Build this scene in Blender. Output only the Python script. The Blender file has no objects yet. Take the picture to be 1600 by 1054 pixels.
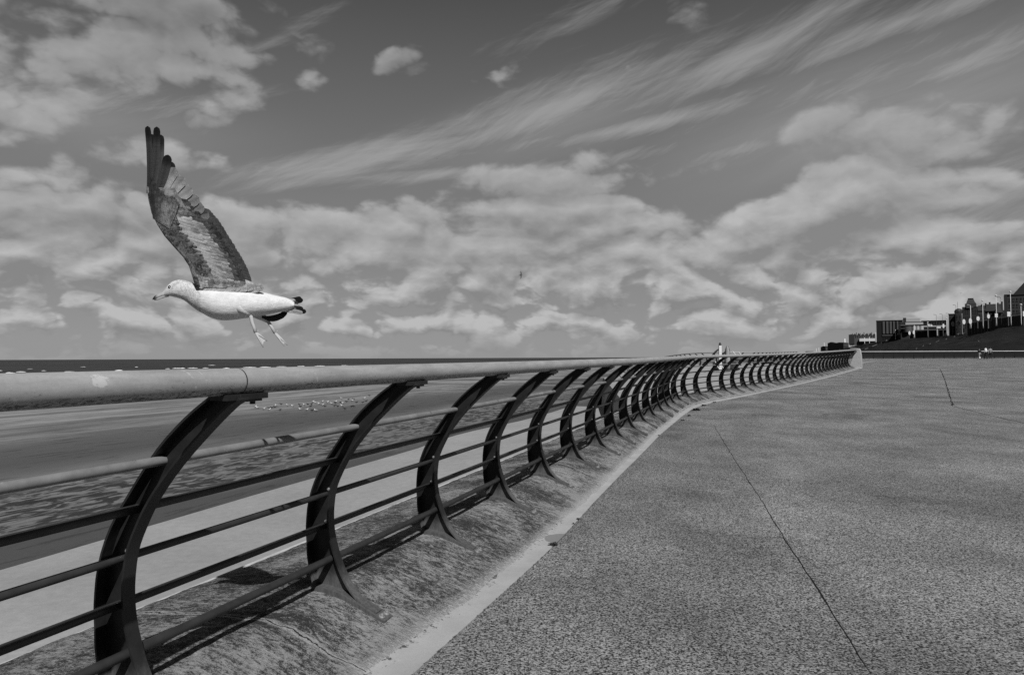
import bpy, bmesh, math, random
from mathutils import Vector, Matrix, noise as mnoise
random.seed(7)
sc = bpy.context.scene
col = sc.collection
PI = math.pi
# ------------------------------------------------------------------ camera frame
F = 1067.0; CX, CY = 800.0, 527.0
ROLL = math.radians(0.23); PITCH = math.atan((558.7 - CY) / F)
def ray(x, y):
    x = x - CX; y = -(y - CY)
    c, s = math.cos(-ROLL), math.sin(-ROLL)
    x, y = c*x - s*y, s*x + c*y
    cp, sp = math.cos(PITCH), math.sin(PITCH)
    return Vector((x, F*cp - y*sp, F*sp + y*cp))
def at(x, y, Y):
    r = ray(x, y); return r * (Y / r.y)
cam = bpy.data.cameras.new('camera'); cam.lens = 36*F/1600; cam.sensor_width = 36
cam.clip_start = .05; cam.clip_end = 60000
co = bpy.data.objects.new('camera', cam); col.objects.link(co)
co.matrix_world = Matrix.Rotation(PI/2 + PITCH, 4, 'X') @ Matrix.Rotation(-ROLL, 4, 'Z')
sc.camera = co

# ------------------------------------------------------------------ helpers
def tag(o, label=None, cat=None, group=None, kind=None):
    if label: o['label'] = label
    if cat: o['category'] = cat
    if group: o['group'] = group
    if kind: o['kind'] = kind
    return o
def empty(name, loc, label, cat, group=None, rz=0):
    o = bpy.data.objects.new(name, None); col.objects.link(o)
    o.location = loc; o.rotation_euler = (0, 0, rz); o.empty_display_size = .2
    return tag(o, label, cat, group)
class MB:
    def __init__(s): s.v = []; s.f = []; s.uv = []; s.mi = []; s.m = 0; s.c = []; s.ck = 1.
    def add(s, pts, faces, uvs=None):
        b = len(s.v)
        for p in pts: s.v.append(tuple(p)); s.c.append(s.ck)
        for k, f in enumerate(faces):
            s.f.append([b+i for i in f]); s.mi.append(s.m)
            s.uv.append([uvs[i] for i in f] if uvs else None)
    def box(s, c, h, R=None, taper=1):
        c = Vector(c); P = []
        for z in (-1, 1):
            for x, y in ((-1, -1), (1, -1), (1, 1), (-1, 1)):
                k = taper if z > 0 else 1
                v = Vector((x*h[0]*k, y*h[1]*k, z*h[2]))
                if R is not None: v = R @ v
                P.append(c+v)
        s.add(P, [(3,2,1,0),(4,5,6,7),(0,1,5,4),(1,2,6,5),(2,3,7,6),(3,0,4,7)])
    def tube(s, pts, r, n=8, cap=True, uvs=False):
        pts = [Vector(p) for p in pts]; N = len(pts)
        rs = r if isinstance(r, (list, tuple)) else [r]*N
        P = []; U = []; L = 0
        prev = None
        for i, p in enumerate(pts):
            t = (pts[min(i+1, N-1)] - pts[max(i-1, 0)]).normalized()
            if i: L += (pts[i]-pts[i-1]).length
            if prev is None:
                a = Vector((0, 0, 1)) if abs(t.z) < .9 else Vector((1, 0, 0))
                x = t.cross(a).normalized()
            else: x = (prev - t*prev.dot(t)).normalized()
            prev = x; y = x.cross(t)
            for k in range(n+1 if uvs else n):
                a = 2*PI*k/n - (PI/2 if uvs else 0)
                P.append(p + x*math.cos(a)*rs[i] + y*math.sin(a)*rs[i]); U.append((L, k/n))
        m = n+1 if uvs else n; fs = []
        for i in range(N-1):
            for k in range(n):
                k2 = k+1 if uvs else (k+1) % n
                fs.append((i*m+k, i*m+k2, (i+1)*m+k2, (i+1)*m+k))
        if cap: fs.append(tuple(range(n))[::-1]); fs.append(tuple((N-1)*m+k for k in range(n)))
        s.add(P, fs, U if uvs else None)
    def prism(s, poly, fn, a, b):
        """poly: 2D list, fn(u,z,w)->Vector, extruded w from a to b"""
        n = len(poly)
        P = [fn(u, z, a) for u, z in poly] + [fn(u, z, b) for u, z in poly]
        s.add(P, [tuple(range(n)), tuple(range(2*n-1, n-1, -1))] + [(i, i+n, (i+1) % n+n, (i+1) % n) for i in range(n)])
    def grid(s, rows, uv=None, flip=False):
        n = len(rows[0]); P = [p for r in rows for p in r]
        U = [u for r in uv for u in r] if uv else None
        fs = []
        for i in range(len(rows)-1):
            for k in range(n-1):
                f = (i*n+k, i*n+k+1, (i+1)*n+k+1, (i+1)*n+k)
                fs.append(f[::-1] if flip else f)
        s.add(P, fs, U)
    def mesh(s, name, mats, smooth=False, recalc=True):
        me = bpy.data.meshes.new(name); me.from_pydata([tuple(v) for v in s.v], [], s.f)
        for m in (mats if isinstance(mats, (list, tuple)) else [mats]): me.materials.append(m)
        if any(u for u in s.uv):
            l = me.uv_layers.new(name='UVMap'); i = 0
            for p, u in zip(me.polygons, s.uv):
                for k in range(p.loop_total):
                    l.data[p.loop_start+k].uv = u[k] if u else (0, 0)
        for p, m in zip(me.polygons, s.mi): p.material_index = m
        if any(c != 1. for c in s.c):
            a = me.color_attributes.new('tone', 'FLOAT_COLOR', 'POINT')
            for i, c in enumerate(s.c): a.data[i].color = (c, c, c, 1) if not isinstance(c, tuple) else (c[0], c[1], c[2], 1)
        if recalc:
            bm = bmesh.new(); bm.from_mesh(me); bmesh.ops.recalc_face_normals(bm, faces=bm.faces); bm.to_mesh(me); bm.free()
        if smooth:
            for p in me.polygons: p.use_smooth = True
            if smooth is not True:
                me.set_sharp_from_angle(angle=math.radians(smooth))
        me.update(); return me
    def build(s, name, mats, parent=None, smooth=False, recalc=True):
        o = bpy.data.objects.new(name, s.mesh(name, mats, smooth, recalc)); col.objects.link(o)
        if parent:
            o.parent = parent
        return o
def local(parent):     # world->parent-local point (parents are only moved / turned about z)
    M = (Matrix.Translation(parent.location) @ Matrix.Rotation(parent.rotation_euler.z, 4, 'Z')).inverted()
    return lambda p: M @ Vector(p)
def shift(mb, parent):
    L = local(parent); mb.v = [tuple(L(v)) for v in mb.v]; return mb
def interp(x, xs, ys):
    if x <= xs[0]: return ys[0]
    for i in range(1, len(xs)):
        if x <= xs[i]:
            t = (x-xs[i-1])/(xs[i]-xs[i-1]); return ys[i-1]*(1-t)+ys[i]*t
    return ys[-1]

# ------------------------------------------------------------------ materials
class N:
    def __init__(s, name, world=False):
        if world: s.t = name.node_tree
        else:
            s.mat = bpy.data.materials.new(name); s.mat.use_nodes = True; s.t = s.mat.node_tree
        for n in list(s.t.nodes): s.t.nodes.remove(n)
        s.l = s.t.links
    def n(s, typ, ins=None, **kw):
        nd = s.t.nodes.new(typ)
        for k, v in kw.items(): setattr(nd, k, v)
        if ins:
            for k, v in ins.items():
                if hasattr(v, 'is_linked') or hasattr(v, 'links'): s.l.new(v, nd.inputs[k])
                else: nd.inputs[k].default_value = v
        return nd
    def m(s, op, a, b=0., c=None, clamp=False):
        ins = {0: a, 1: b}
        if c is not None: ins[2] = c
        if op in ('SINE','COSINE','ARCSINE','ABSOLUTE','SQRT','FRACT','LOGARITHM') and op != 'LOGARITHM': ins = {0: a}
        return s.n('ShaderNodeMath', ins, operation=op, use_clamp=clamp).outputs[0]
    def ss(s, x, a, b):
        return s.n('ShaderNodeMapRange', {0: x, 1: a, 2: b, 3: 0., 4: 1.}, interpolation_type='SMOOTHSTEP').outputs[0]
    def lin(s, x, a, b, c, d):
        return s.n('ShaderNodeMapRange', {0: x, 1: a, 2: b, 3: c, 4: d}).outputs[0]
    def mix(s, f, a, b):
        nd = s.n('ShaderNodeMix', {0: f, 2: a, 3: b}, data_type='FLOAT'); return nd.outputs[0]
    def noise(s, vec, scale, detail=4., rough=.55, dist=0., out=0, d4=False):
        nd = s.n('ShaderNodeTexNoise', {'Vector': vec, 'Scale': scale, 'Detail': detail, 'Roughness': rough, 'Distortion': dist}); return nd.outputs[out]
    def voro(s, vec, scale, feat='F1', out=0):
        return s.n('ShaderNodeTexVoronoi', {'Vector': vec, 'Scale': scale}, feature=feat).outputs[out]
    def mapv(s, vec, scale=(1,1,1), rot=(0,0,0), loc=(0,0,0)):
        return s.n('ShaderNodeMapping', {'Vector': vec, 'Scale': scale, 'Rotation': rot, 'Location': loc}).outputs[0]
    def obj(s): return s.n('ShaderNodeTexCoord').outputs['Object']
    def pos(s): return s.n('ShaderNodeNewGeometry').outputs['Position']
    def uv(s): return s.n('ShaderNodeTexCoord').outputs['UV']
    def xyz(s, v):
        o = s.n('ShaderNodeSeparateXYZ', {0: v}).outputs; return o[0], o[1], o[2]
    def comb(s, x, y, z=0.): return s.n('ShaderNodeCombineXYZ', {0: x, 1: y, 2: z}).outputs[0]
    def out(s, val, rough=.8, bump=None, bstr=.3, bdist=.01, metal=0., spec=.3, extra=None):
        val = s.m('MULTIPLY', val, .84); g = s.n('ShaderNodeCombineColor', {0: val, 1: val, 2: val}).outputs[0]
        ins = {'Base Color': g, 'Roughness': rough, 'Metallic': metal, 'Specular IOR Level': spec}
        if bump is not None:
            ins['Normal'] = s.n('ShaderNodeBump', {'Height': bump, 'Strength': bstr, 'Distance': bdist}).outputs[0]
        b = s.n('ShaderNodeBsdfPrincipled', ins)
        s.l.new(b.outputs[0], s.n('ShaderNodeOutputMaterial').inputs[0])
        return s.mat
def plain(name, v, rough=.7, var=.15, scale=6., spec=.3, metal=0., bstr=.1):
    k = N(name); p = k.obj()
    nz = k.noise(p, scale, 5., .6)
    return k.out(k.m('MULTIPLY', k.lin(nz, .25, .75, 1-var, 1+var), v), rough, nz, bstr, .01, metal, spec)
M = {}
# dark painted steel of the posts and lower rails: chalky, a few scuffs and rust runs
k = N('dark_paint'); p = k.obj()
n1 = k.noise(p, 9., 6., .65); n2 = k.noise(k.mapv(p, (1, 1, .25)), 60., 4., .7)
sc1 = k.ss(n2, .66, .76)
v = k.m('ADD', k.lin(n1, .3, .7, .010, .021), k.m('MULTIPLY', sc1, .04))
zz = k.xyz(p)[2]; foot_pale = k.m('MULTIPLY', k.ss(k.m('ADD', zz, k.m('MULTIPLY', k.m('SUBTRACT', n1, .5), .3)), -.02, -.17), .085); v = k.m('ADD', v, k.m('MULTIPLY', foot_pale, k.lin(n2, .3, .7, .5, 1.3)))  # paint turns paler towards the foot of the post
M['paint'] = k.out(v, k.lin(n1, .3, .7, .38, .6), n2, .06, .003, 0., .35)
M['rail_paint'] = plain('dark_rail_paint', .03, .5, .35, 12., .4, 0., .06)
# galvanised handrail: pale, streaked, bird droppings
k = N('galvanised_rail'); uv = k.uv(); s_, a_, _ = k.xyz(uv)
q = k.comb(k.m('MULTIPLY', s_, 1.), k.m('MULTIPLY', a_, .35), 0.)
n1 = k.noise(k.mapv(q, (1., 6., 1.)), 3., 6., .6); n2 = k.noise(q, 55., 5., .7, .4)
n3 = k.noise(k.mapv(q, (1., .28, 1.)), 9., 5., .6, 1.5)
base = k.m('MULTIPLY', k.lin(n1, .3, .7, .27, .40), k.lin(n2, .25, .75, .9, 1.1))
# splashes : rare, stretched around the pipe
spl = k.m('MULTIPLY', k.ss(n3, .665, .70), k.ss(k.noise(q, 40., 3., .6), .42, .52))
base = k.mix(k.m('MULTIPLY', spl, .75), base, .42)
# one big dropping and two thin arcs on the nearest length
def ell(kk, s0, a0, rs, ra):
    dx = kk.m('DIVIDE', kk.m('SUBTRACT', s_, s0), rs); dy = kk.m('DIVIDE', kk.m('SUBTRACT', a_, a0), ra)
    return kk.m('ADD', kk.m('MULTIPLY', dx, dx), kk.m('MULTIPLY', dy, dy))
big = k.m('ADD', ell(k, 4.85, .33, .03, .075), k.m('MULTIPLY', k.m('SUBTRACT', k.noise(q, 45., 6., .75), .5), 6.))
base = k.mix(k.m('MULTIPLY', k.ss(big, 1.0, .5), .8), base, .55)
for s0 in (4.56, 5.23, 5.29, 5.98, 6.37, 7.9):
    arc = k.m('ABSOLUTE', k.m('SUBTRACT', k.m('ADD', s_, k.m('MULTIPLY', k.m('SUBTRACT', a_, .35), .12)), s0))
    arc = k.m('ADD', arc, k.m('MULTIPLY', k.m('SUBTRACT', k.noise(q, 25., 3.), .5), .03))
    w = k.m('MULTIPLY', k.ss(arc, .006, .003), k.ss(k.noise(k.mapv(q, (1, 4, 1), loc=(s0, 0, 0)), 14., 3.), .46, .56))
    base = k.mix(k.m('MULTIPLY', w, .8), base, .44)
scf = k.noise(k.mapv(q, (1., 2.2, 1.), (0, 0, .5)), 34., 6., .75, .8)
drt = k.m('MULTIPLY', k.ss(k.m('ADD', scf, k.lin(a_, .10, .26, .14, -.02)), .60, .70), k.ss(a_, .50, .30))
base = k.mix(k.m('MULTIPLY', drt, .85), base, .03)
wsc = k.ss(k.noise(k.mapv(q, (.5, 3., 1.), loc=(2, 0, 0)), 40., 5., .75), .66, .72); base = k.mix(k.m('MULTIPLY', wsc, .5), base, .5)
# section joints every six metres
jf = k.m('ABSOLUTE', k.m('SUBTRACT', k.m('FRACT', k.m('DIVIDE', k.m('SUBTRACT', s_, 2.52), 6.)), .5))
jm = k.ss(jf, .0009, .0003)
base = k.mix(jm, base, .03)
M['galv'] = k.out(base, k.lin(n1, .3, .7, .42, .6), k.m('SUBTRACT', n2, k.m('MULTIPLY', jm, 4.)), .08, .004, 0., .5)
# second rail : same metal, flaking
k = N('weathered_rail'); uv = k.uv(); s_, a_, _ = k.xyz(uv)
q = k.comb(s_, k.m('MULTIPLY', a_, .14), 0.)
n1 = k.noise(q, 8., 6., .65); n2 = k.noise(q, 90., 4., .7); n3 = k.noise(q, 5., 3., .5)
fl = k.m('MULTIPLY', k.ss(n3, .62, .70), k.ss(n2, .46, .54))
base = k.mix(fl, k.lin(n1, .3, .7, .15, .25), .035)
sp = k.m('MULTIPLY', k.ss(n3, .40, .34), k.ss(n2, .5, .58)); base = k.mix(sp, base, .36)
M['galv2'] = k.out(base, .55, n2, .1, .003, 0., .4)
M['steel_bolt'] = plain('steel_bolt', .5, .35, .2, 80., .6, .6)
# mound : rough concrete, mossy and streaked down the slope
def concrete_mound(name, clean):
    k = N(name); uv = k.uv(); s_, u_, _ = k.xyz(uv); p = k.comb(s_, u_, 0.)
    st = k.noise(k.mapv(p, (1., .42, 1.), (0, 0, .3)), 24., 8., .72, .7)
    big = k.noise(p, 1.6, 5., .6, .5); fine = k.noise(p, 140., 4., .8); mid = k.noise(k.mapv(p, (1., .6, 1.)), 60., 5., .7)
    moss = k.m('ADD', k.m('MULTIPLY', st, .65), k.m('ADD', k.m('MULTIPLY', big, .55), k.m('MULTIPLY', mid, .55)))
    # less growth next to the clean swept channel
    edge = k.ss(u_, .34, .66)
    moss = k.m('SUBTRACT', moss, k.m('MULTIPLY', edge, .06))
    mm = k.ss(k.m('ADD', moss, k.m('MULTIPLY', k.m('SUBTRACT', fine, .5), .9)), .80, .94)
    lich = k.m('MULTIPLY', k.ss(k.noise(p, 75., 4., .7), .66, .74), .22)
    v = k.mix(mm, k.m('MULTIPLY', k.lin(fine, .3, .7, .17, .40), k.lin(st, .3, .7, 1.15, .85)), k.lin(fine, .35, .65, .008, .06))
    v = k.m('ADD', v, lich)
    pe = k.ss(k.m('ADD', u_, k.m('MULTIPLY', k.m('SUBTRACT', k.m('ADD', k.m('MULTIPLY', mid, .6), k.m('MULTIPLY', st, .4)), .5), .9)), .545, .575)
    v = k.mix(k.m('MULTIPLY', pe, .9), v, k.lin(fine, .25, .75, .33, .42))
    jt = k.m('ABSOLUTE', k.m('SUBTRACT', k.m('FRACT', k.m('DIVIDE', k.m('ADD', k.m('ADD', s_, 2.05), k.m('MULTIPLY', k.m('SUBTRACT', k.noise(p, 6., 4., .6), .5), .12)), 6.)), .5))
    v = k.mix(k.m('MULTIPLY', k.ss(jt, .006, .002), k.ss(fine, .35, .6)), v, .40)
    v = k.mix(k.ss(jt, .0012, .0004), v, .02)
    return k.out(v, .92, k.m('ADD', k.m('ADD', st, k.m('MULTIPLY', mid, .6)), k.m('MULTIPLY', fine, .25)), .9, .018, 0., .15)
M['mound'] = concrete_mound('mossy_concrete', 0)
def concrete(name, lo, hi, big=.5, fine=90., bs=.25, stain=.12, seed=0.):
    k = N(name); p = k.mapv(k.pos(), loc=(seed, seed, 0))
    a = k.noise(p, big, 5., .6); b = k.noise(p, fine, 3., .7); c = k.noise(p, 7., 5., .65)
    v = k.m('MULTIPLY', k.lin(a, .3, .7, lo, hi), k.lin(b, .25, .75, .86, 1.14))
    v = k.m('MULTIPLY', v, k.lin(c, .3, .7, 1-stain, 1+stain))
    return k.out(v, .88, b, bs, .006, 0., .2)
k = N('swept_concrete'); uv = k.uv(); s_, t_, _ = k.xyz(uv); p = k.pos()
n1 = k.noise(p, 3., 5., .6); n2 = k.noise(p, 26., 7., .7, .6); n3 = k.noise(p, 150., 3., .7)
v = k.m('MULTIPLY', k.lin(n1, .3, .7, .33, .43), k.lin(n3, .3, .7, .88, 1.1))
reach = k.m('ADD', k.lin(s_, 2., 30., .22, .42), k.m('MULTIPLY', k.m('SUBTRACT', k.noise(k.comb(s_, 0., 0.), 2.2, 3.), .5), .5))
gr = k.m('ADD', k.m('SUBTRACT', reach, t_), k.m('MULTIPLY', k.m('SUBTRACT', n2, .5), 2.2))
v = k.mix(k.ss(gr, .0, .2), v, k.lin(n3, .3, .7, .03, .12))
e2 = k.m('ADD', k.m('SUBTRACT', t_, .97), k.m('MULTIPLY', k.m('SUBTRACT', n2, .5), .3)); v = k.mix(k.ss(e2, -.01, .03), v, .08)
dx = k.m('DIVIDE', k.m('SUBTRACT', s_, 3.95), .17); dy = k.m('DIVIDE', k.m('SUBTRACT', t_, .95), .62)
dd = k.m('ADD', k.m('ADD', k.m('MULTIPLY', dx, dx), k.m('MULTIPLY', dy, dy)), k.m('MULTIPLY', k.m('SUBTRACT', n2, .5), .5))
v = k.mix(k.m('MULTIPLY', k.ss(dd, 1.08, .95), .6), v, .10)
M['gutter'] = k.out(v, .88, k.m('ADD', n3, n2), .25, .004, 0., .2)
M['apron'] = concrete('pale_concrete', .265, .34, .35, 60., .25, .10, 3.)
M['lit_edge'] = concrete('lit_edge_concrete', .38, .5, 1., 60.)  # narrow lit edge of the wall, put into the colour as paler concrete
M['platform'] = concrete('platform_concrete', .30, .36, .3, 40., .2, .08, 9.)
M['platform_low'] = concrete('wall_concrete', .33, .42, .4, 40., .3, .15, 5.)
# promenade : exposed aggregate
k = N('exposed_aggregate'); p = k.pos(); p2 = k.mapv(p, (1, 1, 0))
g1 = k.voro(p2, 84., out=1); g1 = k.n('ShaderNodeSeparateColor', {0: g1}).outputs[0]
d1 = k.voro(p2, 84., out=0)
n1 = k.noise(p2, 70., 4., .75); n2 = k.noise(p2, .45, 5., .6, .4); n3 = k.noise(k.mapv(p2, (1, .35, 1), (0, 0, -.35)), 1.7, 5., .6)
n4 = k.noise(p2, 14., 4., .6)
grain = k.m('ADD', k.m('MULTIPLY', k.ss(g1, .1, .95), .45), k.m('MULTIPLY', k.ss(n1, .36, .64), .55))
v = k.lin(grain, .2, .8, .012, .365)
v = k.m('MULTIPLY', v, k.lin(n2, .3, .7, .62, 1.3)); v = k.m('MULTIPLY', v, k.lin(n3, .3, .7, .82, 1.16)); v = k.m('MULTIPLY', v, k.lin(n4, .3, .7, .82, 1.18))
wsp = k.ss(k.noise(k.mapv(p2, loc=(5, 5, 0)), 55., 2., .5), .73, .77); v = k.m('ADD', v, k.m('MULTIPLY', wsp, .25))
M['prom'] = k.out(v, .9, k.m('SUBTRACT', n1, k.m('MULTIPLY', d1, .8)), .55, .008, 0., .15)
M['crack'] = plain('crack_dirt', .02, .95, .6, 60., .1)
M['joint'] = plain('joint_dirt', .07, .95, .6, 50., .1)
# beach
k = N('wet_sand'); p = k.pos(); x_, y_, z_ = k.xyz(p)
wu = k.noise(k.mapv(p, (1, 1, 0)), .06, 4., .55); 
cth, sth = math.cos(.349), math.sin(.349)
u0 = k.m('ADD', k.m('MULTIPLY', k.m('SUBTRACT', x_, -1.675), cth), k.m('MULTIPLY', k.m('SUBTRACT', y_, 3.047), -sth))
sd = k.m('ADD', k.m('MULTIPLY', x_, sth), k.m('MULTIPLY', y_, cth))
ps = k.comb(u0, k.m('MULTIPLY', sd, 1.), 0.)
u = k.m('ADD', u0, k.m('MULTIPLY', k.m('SUBTRACT', k.noise(k.mapv(ps, (.5, .12, 1)), .35, 5., .6, .6), .5), 7.))
r = k.n('ShaderNodeValToRGB', {0: k.lin(u, -160., 0., 0., 1.)}); cr = r.color_ramp
def ramp(cr, pts):
    while len(cr.elements) > 1: cr.elements.remove(cr.elements[-1])
    cr.elements[0].position = pts[0][0]; c = pts[0][1]; cr.elements[0].color = (c, c, c, 1)
    for q_, c in pts[1:]:
        e = cr.elements.new(q_); e.color = (c, c, c, 1)
U = lambda m_: (m_+160)/160
ramp(cr, [(0, .14), (U(-110), .19), (U(-88), .15), (U(-62), .20), (U(-46), .19), (U(-38), .165), (U(-33), .085), (U(-27), .07), (U(-24), .11), (U(-22), .16), (U(-20), .155), (U(-15.6), .14), (U(-14.7), .065), (1, .06)])
bv = k.n('ShaderNodeRGBToBW', {0: r.outputs[0]}).outputs[0]
# rippled zone with standing damp in the hollows
rp = k.noise(k.mapv(ps, (1.1, .5, 1), (0, 0, .5)), 1.9, 4., .6, 1.1)
rz = k.m('MULTIPLY', k.ss(u, -24., -19.5), k.ss(u, -14.2, -16.6))
rz = k.m('MULTIPLY', rz, k.ss(k.noise(k.mapv(ps, (.6, .35, 1), loc=(3, 0, 0)), .35, 3.), .36, .5))
bv = k.mix(k.m('MULTIPLY', rz, k.ss(rp, .42, .56)), bv, .026)
far = k.noise(k.mapv(ps, (.9, .10, 1), (0, 0, .15), (0, 7, 0)), .55, 5., .6, .5)
fz = k.ss(u, -30., -40.)
bv = k.m('MULTIPLY', bv, k.mix(fz, 1., k.lin(far, .38, .62, .6, 1.25)))
stz = k.ss(k.noise(k.mapv(ps, (1.9, .30, 1)), .9, 6., .7), .54, .62)
bv = k.m('MULTIPLY', bv, k.lin(stz, 0, 1, 1.05, .66))
yw = k.m('ADD', y_, k.m('MULTIPLY', k.m('SUBTRACT', k.noise(k.mapv(p, (.02, .05, 1)), 1., 4., .6), .5), 34.))  # bands below: reflections of shallow water channels painted into the sand colour
for y0_, w_, g_ in ((112., 1.6, .30), (128., 3.2, .24), (152., 4., .26), (96., 1.2, .07), (119., 2.4, .06), (138., 4., .07)):
    pu = k.m('MULTIPLY', k.ss(k.m('ABSOLUTE', k.m('SUBTRACT', yw, y0_)), w_, w_*.35), k.ss(k.noise(k.mapv(p, (.03, .1, 1), loc=(y0_, 0, 0)), 1., 3.), .40, .50))
    bv = k.mix(k.m('MULTIPLY', pu, .75), bv, g_)
fn = k.noise(ps, 16., 5., .7); bv = k.m('MULTIPLY', bv, k.lin(fn, .3, .7, .88, 1.12))
bv = k.m('MULTIPLY', bv, 1.12)
bmp = k.m('ADD', k.noise(k.mapv(ps, (1.2, .5, 1), (0, 0, .3)), 5., 4.), k.m('MULTIPLY', fn, .3))
M['sand'] = k.out(bv, k.lin(bv, .03, .14, .55, .9), bmp, .35, .04, 0., .12)
M['pale_sand'] = concrete('dry_sand', .17, .21, .5, 20., .3, .15, 2.)
# sea
k = N('sea_water'); p = k.pos()
w1 = k.noise(k.mapv(p, (.25, 1, 1)), .12, 6., .65); w2 = k.noise(k.mapv(p, (.12, .6, 1)), .02, 4.)
v = k.m('MULTIPLY', k.lin(w1, .3, .7, .028, .06), k.lin(w2, .3, .7, .75, 1.25))
cap_ = k.ss(k.noise(k.mapv(p, (.3, 1.2, 1)), .09, 3., .7), .73, .76)
v = k.m('ADD', v, k.m('MULTIPLY', cap_, .06))
M['sea'] = k.out(v, .75, w1, .6, .6, 0., .08)
M['foam'] = plain('surf_foam', .75, .9, .2, .8)
# grass of the embankment
k = N('rough_grass'); p = k.pos()
a = k.noise(p, .05, 6., .65); b = k.noise(k.mapv(p, (1, 1, 3)), .5, 5., .7)
v = k.m('MULTIPLY', k.lin(a, .3, .7, .010, .028), k.lin(b, .3, .7, .6, 1.4))
M['grass'] = k.out(v, 1., b, .6, .5, 0., .02)
for n_, v_, r_ in (('black_metal', .014, .6), ('dark_stone', .035, .9), ('mid_stone', .09, .9), ('pale_render', .42, .8), ('white_paint', .66, .5), ('slate', .035, .6),
                   ('window_dark', .015, .25), ('brick', .05, .9), ('trouser_dark', .02, .9), ('shirt_white', .78, .8), ('shirt_grey', .28, .85), ('jacket_dark', .02, .85), ('skin', .32, .6),
                   ('hair_dark', .02, .6), ('rock_pale', .30, .85), ('rubber', .03, .8), ('pole_pale', .6, .5), ('gull_white', .75, .8), ('gull_grey', .25, .8), ('gull_dark', .035, .8), ('leaf_green', .045, .8), ('leg_pink', .45, .6), ('path_pale', .16, .9), ('wall_dark', .03, .9)):
    M[n_] = plain(n_, v_, r_, .18, 8. if v_ < .5 else 3., .2)
CP = [[-1.675,3.047,-1.279],[-1.152,4.453,-1.276],[-0.629,5.859,-1.273],[-0.122,7.271,-1.27],[0.383,8.683,-1.265],[0.895,10.093,-1.26],[1.413,11.501,-1.255],[1.924,12.911,-1.249],[2.425,14.325,-1.242],[2.931,15.737,-1.234],[3.444,17.146,-1.226],[3.956,18.557,-1.217],[4.45,19.973,-1.208],[4.941,21.39,-1.198],[5.481,22.79,-1.187],[6.136,24.139,-1.176],[6.918,25.419,-1.164],[7.768,26.655,-1.151],[8.628,27.884,-1.138],[9.476,29.121,-1.124],[10.313,30.366,-1.109],[11.147,31.613,-1.094],[11.984,32.858,-1.078],[12.825,34.1,-1.061],[13.666,35.342,-1.044],[14.501,36.588,-1.026],[15.324,37.842,-1.008],[16.136,39.103,-0.989],[16.947,40.365,-0.969],[17.764,41.623,-0.949],[18.586,42.878,-0.928],[19.411,44.13,-0.906],[20.238,45.382,-0.884],[21.066,46.633,-0.861],[21.892,47.885,-0.837],[22.717,49.138,-0.813],[23.542,50.391,-0.788],[24.37,51.641,-0.762],[25.202,52.889,-0.736],[26.033,54.138,-0.709],[26.862,55.388,-0.682],[27.686,56.641,-0.654],[28.508,57.896,-0.625]]
CH = [0.3559,0.356,0.3506,0.3443,0.3459,0.3504,0.3501,0.3441,0.3421,0.3467,0.3488,0.3418,0.3345,0.351,0.4099,0.5003,0.5756,0.6062,0.6057,0.5965,0.5907,0.5907,0.5935,0.5953,0.5931,0.5855,0.5764,0.5717,0.5733,0.578,0.5815,0.5832,0.584,0.584,0.5828,0.5821,0.5835,0.5864,0.5879,0.5863,0.5834,0.5809,0.5799]
# ------------------------------------------------------------------ the fence line in plan (metres; camera at the origin)
SP = 1.5; NP = len(CP); SS = [i*SP for i in range(NP)]
def heading(s): return interp(s, SS, CH)
def C(s):
    if s < 0:
        h = CH[0]; return Vector((CP[0][0]+s*math.sin(h), CP[0][1]+s*math.cos(h), CP[0][2]))
    if s > SS[-1]:
        h = CH[-1]; e = s-SS[-1]; return Vector((CP[-1][0]+e*math.sin(h), CP[-1][1]+e*math.cos(h), CP[-1][2]+e*.016))
    return Vector([interp(s, SS, [c[i] for c in CP]) for i in range(3)])
def W(s, u, z):
    h = heading(s); return C(s) + Vector((math.cos(h)*u, -math.sin(h)*u, z))
YS = [c[1] for c in CP]; ZS = [c[2]-.425 for c in CP]
def zprom(Y):
    if Y <= YS[0]: return ZS[0]
    if Y <= YS[-1]: return interp(Y, YS, ZS)
    return ZS[-1] + (min(Y, 104)-YS[-1])*.0162
SEAM = ([-5, 1, 3.75, 5.4, 8, 12.5, 17, 20, 22.5, 25.5, 30, 39, 46, 60, 64], [.83, .83, .83, .77, .69, .58, .57, .66, .84, .9, .86, .86, .9, .8, .8])
BOT = ([-5, 1, 2.2, 4, 6.2, 9, 12.8, 18, 21, 27, 31, 42, 60, 64], [.58, .58, .63, .63, .60, .5, .41, .37, .42, .48, .52, .5, .55, .55])
def frange(a, b, st):
    n = max(1, int(round((b-a)/st))); return [a+(b-a)*i/n for i in range(n+1)]
# ---------------- promenade sheet
mb = MB(); s_list = frange(-6, 64.5, .5); rows = []
for s in s_list:
    seam = W(s, interp(s, *SEAM), 0)
    r_ = []
    for X in (0, .15, .6, 1.5, 3, 6, 12, 25, 50, 100, 200):
        p = Vector((seam.x + X, seam.y, 0)); p.z = zprom(p.y) + (0.006 if X else 0.0)
        r_.append(p)
    rows.append(r_)
r0 = [Vector((p.x, -40, ZS[0]+.006)) for p in rows[0]]; rows.insert(0, r0)
eb = W(65, .9, 0)
for Y in frange(eb.y+.5, 104, 3):
    rows.append([Vector((eb.x - 2 + X + max(0, (Y-70)*.2), Y, zprom(Y)+.006)) for X in (0, .15, .6, 1.5, 3, 6, 12, 25, 50, 100, 200)])
mb.grid(rows)
tag(mb.build('promenade', M['prom'], smooth=True), 'speckled grey exposed aggregate promenade', kind='structure')
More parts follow.
